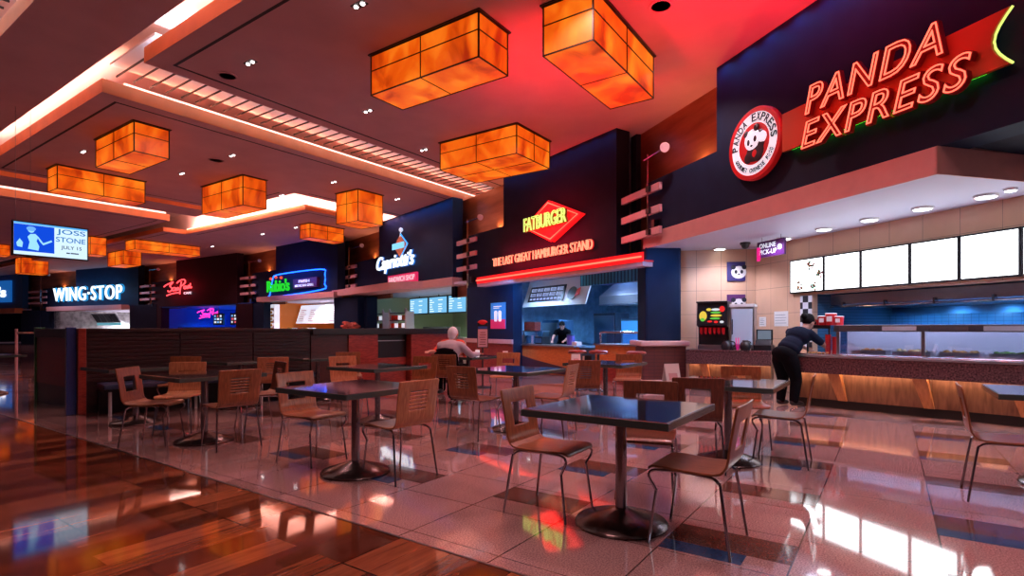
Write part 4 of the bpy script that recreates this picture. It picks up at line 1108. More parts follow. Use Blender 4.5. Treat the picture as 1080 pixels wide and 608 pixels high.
MB().box(xs0, nbx1, -.32, -.30, 2.66, 2.86).build('housing', 'glowred', nb)
MB().box(xs0, nbx1, -.299, -.001, 2.665, 2.70).build('shelf', 'signred', nb)
MB().tube([(xs0+.03,-.35,2.76),(nbx1-.03,-.35,2.76)], .02, 8).build('tube', 'neon_red', nb)

# burger shop interior
bc2 = thing('burger_counter', 'orange fronted burger counter with a dark curved sweep', 'counter', FB.w(0,0), FB.a)
a0 = FB.x(541, .35); a1 = FB.x(606, .35); a2 = FB.x(632, .35); a3 = FB.x(681, .35)
MB().box(a0, a1, .35, 1.0, 0, .76).build('body', 'orangefront', bc2)
sw = [(a0,.02),(a0,.60)]+[(a0+(a1-a0)*q/8, .60-.42*(q/8)**.6) for q in range(1,9)]+[(a1,.02)]
MB().prism_xz(sw, .335, .349).build('dark_sweep', mat('purple_brown_laminate',(.06,.03,.05),.4), bc2)
MB().box(a0-.05, a1+.03, .28, 1.05, .761, .80, bev=.006).build('worktop', 'steel', bc2)
MB().box(a1+.03, a2, .5, 1.0, 0, .76).build('blue_return', 'bluesteel', bc2)
c3 = thing('side_counter', 'orange fronted side counter with steel guard rail beside the brick column', 'counter', FB.w(0,0), FB.a)
MB().box(a2+.02, a3, .2, .9, .42, .85).build('upper_front', 'orangefront', c3); MB().box(a2+.02, a3, .22, .9, 0, .419).build('lower_front', 'redwood', c3)
MB().box(a2, a3, .15, .95, .851, .885, bev=.005).build('worktop', 'steel', c3)
MB().tube([(a2+.06,.35,.885),(a2+.06,.35,1.10),(a2+.16,.35,1.16),(a3-.05,.35,1.16)], .03, 8, smooth=4).build('guard_rail', 'chrome', c3)
MB().box(a2+.2, a3-.05, .40, .408, .886, 1.13).build('glass_panel', 'glass', c3)
mpx0, mz1 = FB.xz(551,297,1.15); mpx1, _ = FB.xz(617,290,1.15)
mb_ = thing('menu_board', 'slanted white panel with a dark chalk menu over the burger counter', 'menu board', FB.w(0,0), FB.a)
MB().prism_yz([(1.15,1.94),(1.19,1.94),(1.50,2.80),(1.46,2.80)], mpx0, mpx1).build('panel', 'white', mb_)
sl = Matrix.Translation((0,1.145,1.94)) @ Matrix.Rotation(-math.atan2(.31,.88), 4, 'X')
W2 = mpx1-mpx0; b0 = mpx0+W2*.08; b1 = mpx0+W2*.66
MB().box(b0, b1, -.02, -.003, .16, .66, 0, sl).build('chalkboard', 'signblack', mb_)
d = MB(); rnd = random.Random(5)
for r_ in range(2):
    for q in range(5):
        x0_ = b0+.08+(b1-b0-.12)*q/5; z0_ = .33+.16*r_
        for e in range(3): d.box(x0_, x0_+(b1-b0)/5-.08, -.026, -.021, z0_+.04*e, z0_+.04*e+.018, 0, sl)
        d.box(x0_, x0_+.03, -.026, -.021, z0_, z0_+.11, 0, sl)
for q in range(9): d.box(b0+.1+.2*q*(b1-b0)/2.0, b0+.22+.2*q*(b1-b0)/2.0, -.026, -.021, .21, .27, 0, sl)
d.build('chalk_marks', mat_emit('chalk_blue_white',(.45,.55,.95),.8), mb_)
dx_ = mpx0+W2*.78
MB().lathe([(.20,0),(.20,.02)], 20, 0, sl @ Matrix.Translation((dx_,-.003,.36)) @ RX).build('round_badge', 'signblack', mb_)
d = MB(); d.prism_xz([(dx_+.16,.24),(dx_+.34,.30),(dx_+.34,.52),(dx_+.2,.46)], -.03, -.024, 0, sl); d.build('red_flash', 'signred', mb_)
# kitchen things of the burger shop
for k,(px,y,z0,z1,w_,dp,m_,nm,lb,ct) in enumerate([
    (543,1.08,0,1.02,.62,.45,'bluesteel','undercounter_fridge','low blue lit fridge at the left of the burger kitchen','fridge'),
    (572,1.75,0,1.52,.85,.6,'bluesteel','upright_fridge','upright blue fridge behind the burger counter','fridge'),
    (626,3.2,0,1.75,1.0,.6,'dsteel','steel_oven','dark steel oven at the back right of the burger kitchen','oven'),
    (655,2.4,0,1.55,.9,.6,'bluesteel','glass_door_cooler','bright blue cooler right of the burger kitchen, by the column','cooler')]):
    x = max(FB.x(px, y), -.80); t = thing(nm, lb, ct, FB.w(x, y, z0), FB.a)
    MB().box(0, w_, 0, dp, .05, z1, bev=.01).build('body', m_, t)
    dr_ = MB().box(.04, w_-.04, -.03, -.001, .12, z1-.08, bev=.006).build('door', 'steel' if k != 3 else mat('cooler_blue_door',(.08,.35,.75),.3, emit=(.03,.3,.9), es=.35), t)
    MB().tube([(.09,-.045,z1*.45),(.09,-.045,z1*.75)], .015).build('handle', 'chrome', dr_)
    MB().box(.02, w_-.02, .03, dp-.02, 0, .05).build('plinth', 'black', t)
def box_thing(nm, lb, ct, fr, px, y, z, w_, dp, h, m_, extra=None, group=None):
    x = fr.x(px, y); t = thing(nm, lb, ct, fr.w(x, y, z), fr.a, group)
    MB().box(0, w_, 0, dp, 0, h, bev=.008).build('body', m_, t)
    if extra: extra(t, w_, dp, h)
    return t
def ex_lid(t, w_, dp, h): MB().box(.01, w_-.01, .01, dp-.01, h, h+.02).build('lid', 'dsteel', t)
def ex_face(m_): return lambda t, w_, dp, h: MB().box(.03, w_-.03, -.004, 0, .04, h-.04).build('face', m_, t)
sh_ = thing('steel_shelf', 'steel shelf stand with cups at the left of the burger counter', 'shelf', FB.w(FB.x(545,.75), .75, .801), FB.a)
MB().box(0, 1.35, 0, .3, .36, .385).build('board', 'steel', sh_)
for a in (0, .65, 1.31): MB().box(a, a+.04, .26, .3, 0, .36).build('upright', 'steel', sh_)
for k in range(4):
    t = thing('cup_stack', 'stack of pale cups under the burger shelf, %s from the left' % order[k], 'cups', FB.w(FB.x(549,.75)+.26*k, .83, .801), 0, 'cup stacks under the burger shelf')
    c_ = MB()
    for q in range(6): c_.lathe([(.03,.04*q),(.042,.04*q+.045)], 12)
    c_.build('cups', ['cap','bluesteel','lilac','white'][k], t)
box_thing('cardboard_carton', 'dark maroon carton on top of the burger shelf', 'carton', FB, 553, .78, 1.19, .55, .22, .26, 'redwood', ex_lid)
box_thing('till', 'dark till on the burger counter right of the shelf', 'till', FB, 564, .5, .801, .35, .3, .22, 'black', ex_face('bluesteel'))
box_thing('paper_bag_pile', 'white napkin pile at the right end of the burger counter', 'napkins', FB, 603, .55, .801, .2, .18, .10, 'white', ex_face('paper'))
t = thing('blue_canister', 'blue violet canister on the burger counter beside the worker\'s hands', 'canister', FB.w(FB.x(602,.8), .8, .801), 0)
MB().lathe([(.10,0),(.11,.02),(.11,.26),(.10,.28)], 18).build('body', mat('violet_enamel',(.12,.08,.40),.35), t, smooth=True); MB().lathe([(.115,.26),(.115,.30)], 18).build('lid', 'bluesteel', t)
t = thing('wall_clock', 'round white wall clock left in the burger kitchen', 'clock', FB.w(FB.x(552.5,5.15), 5.19, FB.xz(552.5,328,5.15)[1]), FB.a)
MB().lathe([(.20,0),(.20,.03)], 24, 0, RX).build('dial', 'signwhite', t); MB().lathe([(.20,0),(.225,.02),(.21,.045),(.2,.03)], 24, 0, RX).build('rim', 'black', t)
MB().box(-.008,.008,-.036,-.032,0,.15).box(0,.1,-.036,-.032,-.008,.008).build('hand', 'black', t)
hv = thing('burger_hood', 'brushed steel hood at the upper right of the burger kitchen', 'hood', FB.w(FB.x(632,2.2), 2.2, 0), FB.a)
MB().prism_yz([(0,1.95),(0,2.20),(.6,2.6),(1.6,2.6),(1.6,1.95)], 0, 2.2).build('canopy', 'steel', hv); MB().box(0,2.2,-.02,0,1.93,1.97).build('rim', 'chrome', hv)
for i,(px,py) in enumerate([(556,297),(580,294),(607,290),(633,297),(656,294)]):
    x, z = FB.xz(px, py, 0); yy = .9+.35*(i>2)
    t = thing('recessed_downlight', 'small downlight in the burger shop soffit, %s from the left' % order[i], 'downlight', FB.w(FB.x(px, yy), yy, 2.85), 0, 'downlights in the burger soffit')
    MB().lathe([(.11,-.012),(.12,0)], 16).build('trim_ring', 'white', t); MB().lathe([(.09,-.018),(.095,-.012)], 16).build('lens', 'downlens', t)
pl = struct(MB().box(FB.x(612,1.0), xr+1.0, 1.0, 1.03, 2.42, 2.84).build('wall_slatted_header', mat_grid('teal_slats',(.10,.45,.62),(.02,.12,.2),.12,5,(0,2),.05,.4), frame=FB))
# poster on the pier and the standing menu sign
x0, z1 = FB.xz(517.5,320,-.02); x1, z0 = FB.xz(533,347,-.02)
t = thing('wall_poster', 'blue and pink poster of two drinks on the navy pier', 'poster', FB.w(x0,-.02,z0), FB.a); w_, h_ = x1-x0, z1-z0
MB().box(0,w_,0,.018,0,h_).build('sheet', mat('poster_blue_glow',(.03,.25,.62),.5, emit=(.03,.25,.7), es=.4), t)  # print made to glow faintly so the poster looks brighter
MB().box(0,w_,-.003,-.0005,0,h_*.36).build('pink_band', mat('poster_pink_glow',(.75,.04,.16),.5, emit=(.8,.03,.15), es=.2), t)
d = MB()
for q in (.36,.64): d.prism_xz([(w_*q-.07,h_*.28),(w_*q+.07,h_*.28),(w_*q+.09,h_*.62),(w_*q-.09,h_*.62)], -.006, -.003); d.ball((w_*q,-.004,h_*.62), (.09,.003,.06), 0, 12)
d.box(w_*.2,w_*.75,-.004,-.001,h_*.84,h_*.87).box(w_*.2,w_*.6,-.004,-.001,h_*.78,h_*.805); d.build('drinks_picture', 'signwhite', t)
sgx, sgy = (509-540)/F*11.6, 11.6
t = thing('floor_sign', 'slim standing sign with white menu sheet and red dome top', 'standing sign', (sgx, sgy, 0), .1)
MB().lathe([(.2,0),(.2,.015),(.03,.03)], 20).build('base', 'black', t); MB().tube([(0,0,.02),(0,0,.86)], .018).build('pole', 'black', t)
MB().box(-.115,.115,-.02,.02,.84,1.38,bev=.006).build('frame', 'black', t); MB().box(-.10,.10,-.026,-.0205,.86,1.24).build('menu_sheet', mat('pink_paper',(.75,.45,.50),.6), t)
MB().box(-.10,.10,-.027,-.0205,1.25,1.30).build('blue_band', 'neon_blue_dim', t) if False else MB().box(-.10,.10,-.027,-.0205,1.25,1.30).build('blue_band', mat('sign_blue',(.03,.1,.4),.5), t)
MB().ball((0,0,1.38), (.11,.03,.06)).build('dome_top', 'signred', t)
d = MB()
for q in range(6): d.box(-.07+.01*(q%3),.07-.015*(q%2),-.029,-.0262,.91+.05*q,.925+.05*q)
d.build('print', 'redwood', t)
# ------------------------------------------------------------------ masts with bars and spot lamps between the shops
def mast(fr, px, pa, pb, px2, label, zt, pyl, y=-.22):
    x = fr.x(px, y); xa = fr.x(pa, y); xb = fr.x(pb, y); xl_ = fr.x(px2, y-.12)
    zl = fr.xz(px2, pyl, y-.12)[1]
    t = thing('lamp_mast', label, 'lamp mast', fr.w(x, y), fr.a, 'spot lamp masts between the shops')
    zs_ = 3.30 if fr is PE else 2.75
    MB().tube([(0,0,zs_),(0,0,zl+.12)], .016, 8).build('rod', 'chrome', t)
    for z in (4.15, 3.70, 3.26): MB().box(xa-x, xb-x, .05, .12, z-.075, z+.075, bev=.006).build('bar', 'lilac', t)
    for z in (4.15, 3.70, 3.26): MB().box(-.05, .05, -.02, .049, z-.06, z+.06).build('clamp', 'black', t)
    MB().box(-.05, .05, .121, .22-.001, zs_+.02, zs_+.22).build('wall_bracket', 'black', t)
    dx = xl_-x
    MB().tube([(-.14,0,zl+.03),(dx,-.12,zl)], .014, 8).build('arm', 'chrome', t)
    hm = Matrix.Translation((dx,-.12,zl)) @ Matrix.Rotation(.5, 4, 'Z') @ Matrix.Rotation(math.radians(115), 4, 'X')
    hd_ = MB().lathe([(.03,-.07),(.07,-.03),(.09,.02),(.095,.05),(.085,.05)], 20, 0, hm).build('lamp_head', 'white', t, smooth=True)
    MB().lathe([(.082,.03),(.082,.036)], 20, 0, hm).build('lens', 'signwhite', hd_)
mast(PE, 683, 653, 693, 702, 'spot lamp mast with three bars between the burger shop and the right-hand shop', 4.9, 155)
mast(FB, 493, 480, 500, 507, 'spot lamp mast with three bars left of the burger shop wall', 4.9, 229)
mast(CA, 368, 357, 374, 382, 'spot lamp mast with three bars left of the sandwich shop wall', 4.9, 259)
mast(RU, 263, 252, 268, 274, 'spot lamp mast with three bars left of the green lettered shop', 4.9, 275)
mast(SP, 158, 145, 162, 167, 'spot lamp mast with three bars left of the red script shop', 4.9, 284)
mast(WS, 43, 29, 48, 52, 'spot lamp mast with three bars left of the wing shop', 4.9, 290)

# ------------------------------------------------------------------ far shop signs
def sign(fr, label, y=-.05): return thing('shop_sign', label, 'sign', fr.w(0, y), fr.a)
# sandwich shop
s = sign(CA, 'white script sign with pink plate on the navy sandwich shop wall')
x0, z0 = CA.xz(401.5,286,0); x1, _ = CA.xz(441,280,0); _, z1 = CA.xz(402,271,0)
zz = CA.xz(421,284,0)[1]; hh = .62
g = MB(); text_into(g, "Capriotti's", x0, x1, zz-.12, zz+hh, -.10, .06, shear=.35, bold=.008, space=1.0); g.build('lettering', 'neon_white', s)
g = MB(); text_into(g, "Capriotti's", x0-.03, x1+.03, zz-.15, zz+hh+.03, -.04, .03, shear=.35, outline=.022, space=1.0); g.build('blue_halo', mat_emit('halo_blue',(.02,.18,.75),.9), s)
px0, pz0 = CA.xz(411.5,292.5,0); px1, _ = CA.xz(441.5,288,0)
MB().box(px0, px1, -.06, .04, zz-.60, zz-.24).build('plate', mat('pink_plate',(.5,.03,.10),.4, emit=(.9,.03,.15), es=.5), s)
g = MB(); text_into(g, 'SANDWICH SHOP', px0+.1, px1-.1, zz-.53, zz-.31, -.065, .015, bold=.02); g.build('plate_lettering', mat_emit('pink_text',(1,.5,.6),1), s)
cxm, czm = CA.xz(424,260,0)
def dmd(mb, sx, sz, y0, y1, mi=0, ox=0, oz=0): mb.prism_xz([(cxm-sx+ox,czm+oz),(cxm+ox,czm+sz+oz),(cxm+sx+ox,czm+oz),(cxm+ox,czm-sz+oz)], y0, y1, mi)
g = MB(); dmd(g, .50, .42, -.06, .04); g.build('diamond', mat('bread_orange',(.55,.18,.10),.5, emit=(.8,.2,.1), es=.35), s)
g = MB(); g.box(cxm-.62, cxm+.40, -.08, -.061, czm-.10, czm+.14); g.build('ribbon', mat_emit('ribbon_blue',(.25,.65,1),1.2), s)
g = MB(); g.tube([(cxm+.12,-.07,czm+.46),(cxm+.68,-.07,czm+.02),(cxm+.12,-.07,czm-.46)], .03); g.build('chevron_tube', mat_emit('chevron_blue',(.05,.35,1),1.6), s)
g = MB(); g.tube([(cxm+.02,-.05,czm+.36),(cxm+.1,-.05,czm+.62)], .02); g.ball((cxm+.1,-.05,czm+.64), .085); g.build('olive_pick', 'signwhite', s)
# grill
s = sign(RU, 'green lettered sign with blue halo neon on the navy grill wall')
gx0, gz0 = RU.xz(285.5,308,0); gx1, gz1 = RU.xz(309,297,0); zc = RU.xz(297,302,0)[1]
g = MB(); text_into(g, "Rubio's", gx0, gx1, zc-.30, zc+.33, -.12, .06, bold=.02, space=.9); g.build('lettering', 'neon_green', s)
mx0 = RU.x(312); mx1 = RU.x(337)
MB().box(mx0, mx1, -.10, .03, zc-.22, zc+.26).build('plate', mat('maroon_plate',(.10,.008,.03),.4), s)
g = MB(); text_into(g, 'FRESH', mx0+.55, mx1-.65, zc+.05, zc+.19, -.105, .012, bold=.02); text_into(g, 'MEXICAN GRILL', mx0+.2, mx1-.25, zc-.15, zc-.03, -.105, .012, bold=.02); g.build('plate_lettering', 'signwhite', s)
hx0 = RU.x(287); hx1 = RU.x(344)
hal = [(hx0-.1,zc-.45),(hx0+.2,zc-.55),(hx1-.3,zc-.38),(hx1,zc-.1),(hx1+.02,zc+.35),(hx1-.35,zc+.62),(hx0+.9,zc+.62),(hx0+.25,zc+.48)]
MB().tube([(a,-.03,b) for a,b in hal], .03, 8, smooth=4, closed=True).build('blue_halo_tube', 'neon_blue', s)
g = MB()
for q in range(3): g.ball((gx0+.35+.55*q,-.12,zc+.42+.05*(q%2)), .08)
g.build('coloured_dots', mat_emit('dot_red',(.9,.1,.05),1), s)
lamp('neon_glow', 'AREA', RU.w((hx0+hx1)/2, -.9, zc+.3), 26, (.02,.12,1), aim=RU.w((hx0+hx1)/2, 1, zc+.2), sx=3.2, sy=.6)
# script neon
SCRIPT = [ [(.0,.62),(.06,.70),(.22,.80),(.33,.86),(.30,.78),(.22,.66),(.26,.56),(.30,.46),(.26,.34),(.17,.30),(.15,.38)],
  [(.40,.52),(.33,.50),(.31,.40),(.36,.34),(.42,.42),(.43,.52),(.42,.38),(.45,.34)], [(.50,.50),(.47,.42),(.50,.36),(.55,.42),(.53,.50),(.50,.50)],
  [(.58,.12),(.60,.40),(.64,.84)], [(.48,.78),(.60,.92),(.74,.94),(.78,.80),(.70,.64),(.62,.58)],
  [(.80,.56),(.74,.54),(.73,.44),(.78,.42),(.82,.54),(.82,.44),(.85,.42)], [(.88,.56),(.86,.48),(.90,.44),(.93,.52),(.90,.58),(.88,.56)], [(.96,.70),(.95,.5),(.98,.44),(1.0,.5)],
  [(.10,.08),(.30,.18),(.58,.22)] ]
def script(mb, x0, x1, z0, z1, y, r):
    for st in SCRIPT: mb.tube([(x0+a*(x1-x0), y, z0+b*(z1-z0)) for a, b in st], r, 8, smooth=3)
s = sign(SP, 'red script neon sign on the dark maroon wall above the blue lit cafe')
ax0, az0 = SP.xz(176,313,0); ax1, az1 = SP.xz(205,297,0); 
g = MB(); script(g, ax0, ax1, az0-.05, az0+1.05, -.12, .04); g.build('script_tube', mat_emit('neon_crimson',(1,.05,.06),3.2), s)
g = MB(); text_into(g, 'CAFE', SP.x(196), SP.x(204), az0+.06, az0+.20, -.06, .03, bold=.02); g.build('small_lettering', 'signwhite', s)
lamp('neon_glow', 'AREA', SP.w((ax0+ax1)/2, -.9, az0+.5), 26, (1,.01,.04), aim=SP.w((ax0+ax1)/2, 1, az0+.5), sx=2.2, sy=.9)
s = thing('inner_neon_sign', 'small pink script neon inside the blue lit cafe', 'sign', SP.w(0, 2.0), SP.a)
ix0, iz0 = SP.xz(209,337,2.0); ix1, iz1 = SP.xz(231,325,2.0)
g = MB(); script(g, ix0, ix1, iz0, iz1, -.05, .035); g.build('script_tube', 'neon_pink', s)
hk = MB()
for q in (.15, .85): hk.tube([(ix0+q*(ix1-ix0),0,iz1-.1),(ix0+q*(ix1-ix0),0,2.65)], .01)
hk.build('hanger', 'chrome', s)
# wing shop
s = sign(WS, 'white neon capitals with a cyan halo at the far left')
wa, wz0 = WS.xz(61.5,317.5,0); wb, _ = WS.xz(133.5,315,0); wz0 = WS.xz(98,317,0)[1]; wz1 = WS.xz(98,302.5,0)[1]
g = MB(); text_into(g, 'WING·STOP', wa, wb, wz0, wz1, -.22, .08, bold=0, space=1.10); g.build('lettering', 'neon_white', s)
g = MB(); text_into(g, 'WING·STOP', wa-.06, wb+.06, wz0-.06, wz1+.06, -.10, .05, outline=.014, space=1.10); g.build('cyan_halo', 'neon_cyan', s)
lamp('neon_glow', 'AREA', WS.w((wa+wb)/2, -1.2, (wz0+wz1)/2), 60, (.05,.5,1), aim=WS.w((wa+wb)/2, 1, (wz0+wz1)/2), sx=8, sy=1)
# leftmost shop
s = sign(JR, 'partly seen white lettering on a blue box at the left edge')
ja, jz0 = JR.xz(-26,314,0); jb, jz1 = JR.xz(9,304,0)
MB().box(ja-.3, JR.x(13), -.1, .04, jz0-.5, jz1+.6).build('box', mat('sign_box_blue',(.02,.16,.5),.4, emit=(.01,.16,.6), es=.5), s)
g = MB(); text_into(g, "er's", JR.x(-12), jb, jz0-.1, jz1+.1, -.11, .03, bold=.04); g.build('lettering', 'neon_white', s)

SB = {id(CA): (CA.x(372)+.06, cx1+.74), id(RU): (RU.x(277)+.06, rx1+.84), id(SP): (SP.x(168)+.06, sx1+1.14), id(WS): (WS.x(56)+.06, wx1+.94)}
def cx(fr, px, y): a, b = SB[id(fr)]; return min(max(fr.x(px, y), a), b)
# ------------------------------------------------------------------ interiors of the far shops
# sandwich shop
for k in range(3):
    a, b = CA.x(432+20.3*k, 2.4), CA.x(451.5+20.3*k, 2.4)
    t = thing('menu_screen', 'blue white menu screen in the sandwich shop, ' + ['leftmost of three', 'middle of three', 'rightmost of three'][k], 'menu screen', CA.w(a, 2.4, 1.92), CA.a, 'menu screens of the sandwich shop')
    MB().box(0, b-a, 0, .08, 0, .80).build('housing', 'black', t); MB().box(.05, b-a-.05, -.01, -.001, .05, .75).build('screen_face', mat_emit('screen_blue', (.18,.50,.80), 1.1), t)
    d = MB(); rnd = random.Random(k)
    for r_ in range(6):
        for q in range(2):
            if rnd.random() < .85: d.box(.12+q*(b-a)*.46, .12+q*(b-a)*.46+rnd.uniform(.2,.38), -.018, -.011, .1+.1*r_, .14+.1*r_)
    d.build('menu_lines', mat_emit('screen_text', (.75,.9,1), 1.2), t)
    MB().tube([((b-a)/2,.05,.8),((b-a)/2,.05,.87)], .02).build('mount', 'black', t)
ct = thing('sandwich_counter', 'pale sandwich counter behind the red booth panels', 'counter', CA.w(0,0), CA.a)
MB().box(cx(CA, 395, 1.4), cx(CA, 490, 1.4), 1.4, 2.0, 0, .86).build('body', 'white', ct); MB().box(cx(CA, 394, 1.38), cx(CA, 490, 1.38), 1.36, 2.05, .861, .91).build('worktop', 'steel', ct)
def rack(px0, px1, lb):
    a, b = CA.x(px0, .8), CA.x(px1, .8)
    t = thing('chip_rack', lb, 'rack', CA.w(a, .8), CA.a, 'chip racks of the sandwich shop'); w_ = b-a
    for x in (0, w_-.1): MB().box(x, x+.1, 0, .4, 0, 2.0).build('side_post', 'white', t); MB().prism_xz([(x-.06,2.0),(x+.05,2.15),(x+.16,2.0)], 0, .05).build('finial', 'white', t)
    for z in (.9, 1.25, 1.6, 1.92): MB().box(.1, w_-.1, 0, .4, z, z+.04).build('shelf', 'dsteel', t)
    pk = MB(); rnd = random.Random(px0)
    for z in (.94, 1.29, 1.64):
        for q in range(4): pk.box(.14+q*(w_-.28)/4, .14+(q+.85)*(w_-.28)/4, .05, .2, z, z+.2, rnd.randrange(3))
    pk.build('packets', ['orangefront','signwhite','redcloth'], t)
rack(386, 404, 'white rack of snack packets left in the sandwich shop'); rack(410, 428, 'second white snack rack, beside the menu screens')
t = thing('oven_unit', 'steel cooking unit at the back of the sandwich shop', 'oven', CA.w(cx(CA, 446, 3.4), 3.4), CA.a)
MB().box(0,2.2,0,.8,0,1.35,bev=.02).build('body', 'dsteel', t); dr_ = MB().box(.1,2.1,-.03,-.001,.95,1.25).build('door', 'steel', t); MB().tube([(.2,-.05,1.2),(2.0,-.05,1.2)], .02).build('handle', 'chrome', dr_)
t = thing('drinks_tub', 'dark blue drinks tub on the sandwich counter', 'tub', CA.w(cx(CA, 426, 1.6)+.3, 1.66, .911), 0)
MB().lathe([(.35,0),(.45,.2),(.42,.33),(.25,.40)], 18).build('tub', 'vinyl', t, smooth=True); MB().lathe([(.25,.40),(.27,.43)], 18).build('rim', 'black', t)
# grill
ct = thing('grill_counter', 'bright white grill counter under the green lettered sign', 'counter', RU.w(0,0), RU.a)
MB().box(cx(RU, 282, 1.0), cx(RU, 355, 1.0), 1.0, 1.7, 0, 1.0).build('body', 'white', ct); MB().box(cx(RU, 282, 1.0)-.05, cx(RU, 355, 1.0)+.05, .95, 1.75, 1.001, 1.06).build('worktop', 'steel', ct)
a, b = cx(RU, 306, 1.5), cx(RU, 350, 1.5)
t = thing('menu_board', 'slanted pale menu board in the green lettered shop', 'menu board', RU.w(a, 1.85, 1.55), RU.a)
MB().prism_yz([(0,0),(.06,0),(.4,1.05),(.34,1.05)], 0, b-a).build('panel', 'signwhite', t); d = MB(); rnd = random.Random(9); sl2 = Matrix.Rotation(-math.atan2(.34,1.05), 4, 'X')
for q in range(4):
    for r_ in range(6): d.box(.2+q*(b-a)*.24, .2+q*(b-a)*.24+rnd.uniform(.4,.7), -.02, -.004, .12+.13*r_, .17+.13*r_, 0, sl2)
d.build('menu_lines', 'lilac', t)
for k in range(5):
    t = thing('salsa_tub', 'salsa tub on the bright grill counter, %s from the left' % order[k], 'tub', RU.w(cx(RU, 303, 1.2)+.3+.55*k, 1.25, 1.061), 0, 'tubs on the grill counter')
    MB().lathe([(.16,0),(.2,.22)], 14).build('tub', ['yellow','signwhite','orangewall','yellow','signwhite'][k], t); MB().lathe([(.205,.22),(.18,.25)], 14).build('lid', 'black', t)
t = thing('decorated_pillar', 'yellow and white patterned pillar at the left of the grill counter', 'pillar', RU.w(RU.x(277)+.08, .4), RU.a)
MB().box(0,.45,0,.3,0,2.6).build('shaft', 'signwhite', t); g = MB()
for q in range(9): g.ball((.12 if q%2 else .16,-.005,.9+.18*q), (.13,.02,.08), 0)
g.build('yellow_motif', 'yellow', t); g = MB()
for q in range(5): g.ball((.34,-.005,1.0+.33*q), (.08,.02,.12), 0)
g.build('pink_motif', 'lilac', t)
t = thing('flower_pot', 'reddish flower arrangement beside the grill counter', 'flower pot', RU.w(RU.x(369, -.6), -.6), 0)
MB().lathe([(.3,0),(.38,.9),(.36,.95)], 16).build('pot', 'redwood', t); g = MB(); heap(g, -.3, .3, -.3, .3, 1.1, .45, 30, .12); g.build('flowers', mat('reddish_flowers',(.5,.12,.08),.7,var=.6,vscale=8), t)
# cafe
ct = thing('cafe_counter', 'glowing blue cafe counter under the red script neon', 'counter', SP.w(0,0), SP.a)
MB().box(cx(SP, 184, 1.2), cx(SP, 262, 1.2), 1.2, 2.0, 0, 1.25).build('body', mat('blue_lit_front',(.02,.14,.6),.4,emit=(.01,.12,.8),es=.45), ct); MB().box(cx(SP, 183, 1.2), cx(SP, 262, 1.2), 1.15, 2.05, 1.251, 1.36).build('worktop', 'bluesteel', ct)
for k, px in enumerate((225, 243, 256)):
    a = SP.x(px, 1.6); t = thing('menu_screen', 'dark lit menu display in the blue cafe, %s from the left' % order[k], 'menu screen', SP.w(a, 1.6, 1.5), SP.a, 'displays of the blue cafe')
    MB().box(0,1.15,0,.1,0,.75).build('housing', 'black', t); MB().tube([(.55,.05,.75),(.55,.05,1.15)], .025).build('mount', 'chrome', t); d = MB(); rnd = random.Random(k+20)
    for r_ in range(3):
        for q in range(3): d.box(.12+.33*q, .12+.33*q+rnd.uniform(.12,.25), -.012, -.001, .12+.2*r_, .24+.2*r_, rnd.randrange(3))
    d.build('picture', [mat_emit('pic_blue%s' % 'abc'[k],(.2,.45,.9),1), mat_emit('pic_red%s' % 'abc'[k],(.7,.1,.15),1), mat_emit('pic_white%s' % 'abc'[k],(.8,.85,1),1)], t)
# wing shop
ct = thing('wing_counter', 'pale lit counter of the wing shop', 'counter', WS.w(0,0), WS.a)
MB().box(cx(WS, 58, 1.5), cx(WS, 146, 1.5), 1.5, 2.3, 0, 1.1).build('body', 'dsteel', ct); MB().box(cx(WS, 58, 1.5), cx(WS, 146, 1.5), 1.45, 2.35, 1.101, 1.16).build('worktop', 'steel', ct)
a, b = cx(WS, 90, 3.0), cx(WS, 127, 3.0)
t = thing('menu_board', 'slanted black menu board with four panels in the wing shop', 'menu board', WS.w(a, 3.0, 1.75), WS.a)
MB().prism_yz([(0,0),(.08,0),(-.35,.72),(-.43,.72)], 0, b-a).build('frame', 'dsteel', t)
for q in range(4): MB().box(.1+q*(b-a)/4, (q+1)*(b-a)/4-.1, -.03, -.005, .06, .76, 0, Matrix.Rotation(math.atan2(.43,.72), 4, 'X')).build('panel', 'signblack', t)
MB().box(0, b-a, .02, .06, -.22, -.02).build('light_shelf', 'neon_cyan_dim', t) if False else MB().box(0, b-a, .02, .06, -.22, -.02).build('light_shelf', mat('pale_cyan',(.3,.6,.7),.4,emit=(.1,.5,.6),es=.5), t)

# ------------------------------------------------------------------ concert screen hung from the ceiling
TV = Frame((-10.27, 11.2), (UX, UY))
t = thing('concert_screen', 'hung screen showing a blue concert poster at upper left', 'screen', TV.w(0,0,2.77), TV.a)
TWd, TH = 1.30, .73
MB().box(0, TWd, 0, .07, 0, TH, bev=.008).build('housing', 'black', t)
MB().box(.025, TWd-.025, -.004, -.0005, .03, TH-.03).build('screen_face', mat_emit('poster_pale', (.62,.82,1), 1.15), t)
MB().box(.025, TWd*.53, -.0045, -.0041, .10, TH-.07).build('blue_field', mat_emit('poster_deep_blue', (.005,.06,.62), 1.2), t)
MB().box(.025, TWd-.025, -.0045, -.0041, TH-.065, TH-.03).build('top_band', mat_emit('poster_cyan', (.10,.42,.95), 1.2), t)
d = MB(); Y_ = -.0055
def pl2(pts): d.prism_xz([(.025+a*.66, .10+b*.56) for a, b in pts], Y_, Y_+.001)
pl2([(.34,.10),(.60,.06),(.62,.22),(.55,.42),(.60,.58),(.52,.68),(.40,.66),(.33,.55),(.38,.36)])
pl2([(.52,.68),(.60,.58),(.72,.36),(.93,.50),(.95,.44),(.72,.28),(.64,.40)])
d.ball((.025+.42*.66, Y_, .10+.82*.56), (.055,.001,.062)); pl2([(.06,.30),(.14,.46),(.22,.32),(.20,.14),(.08,.16)])
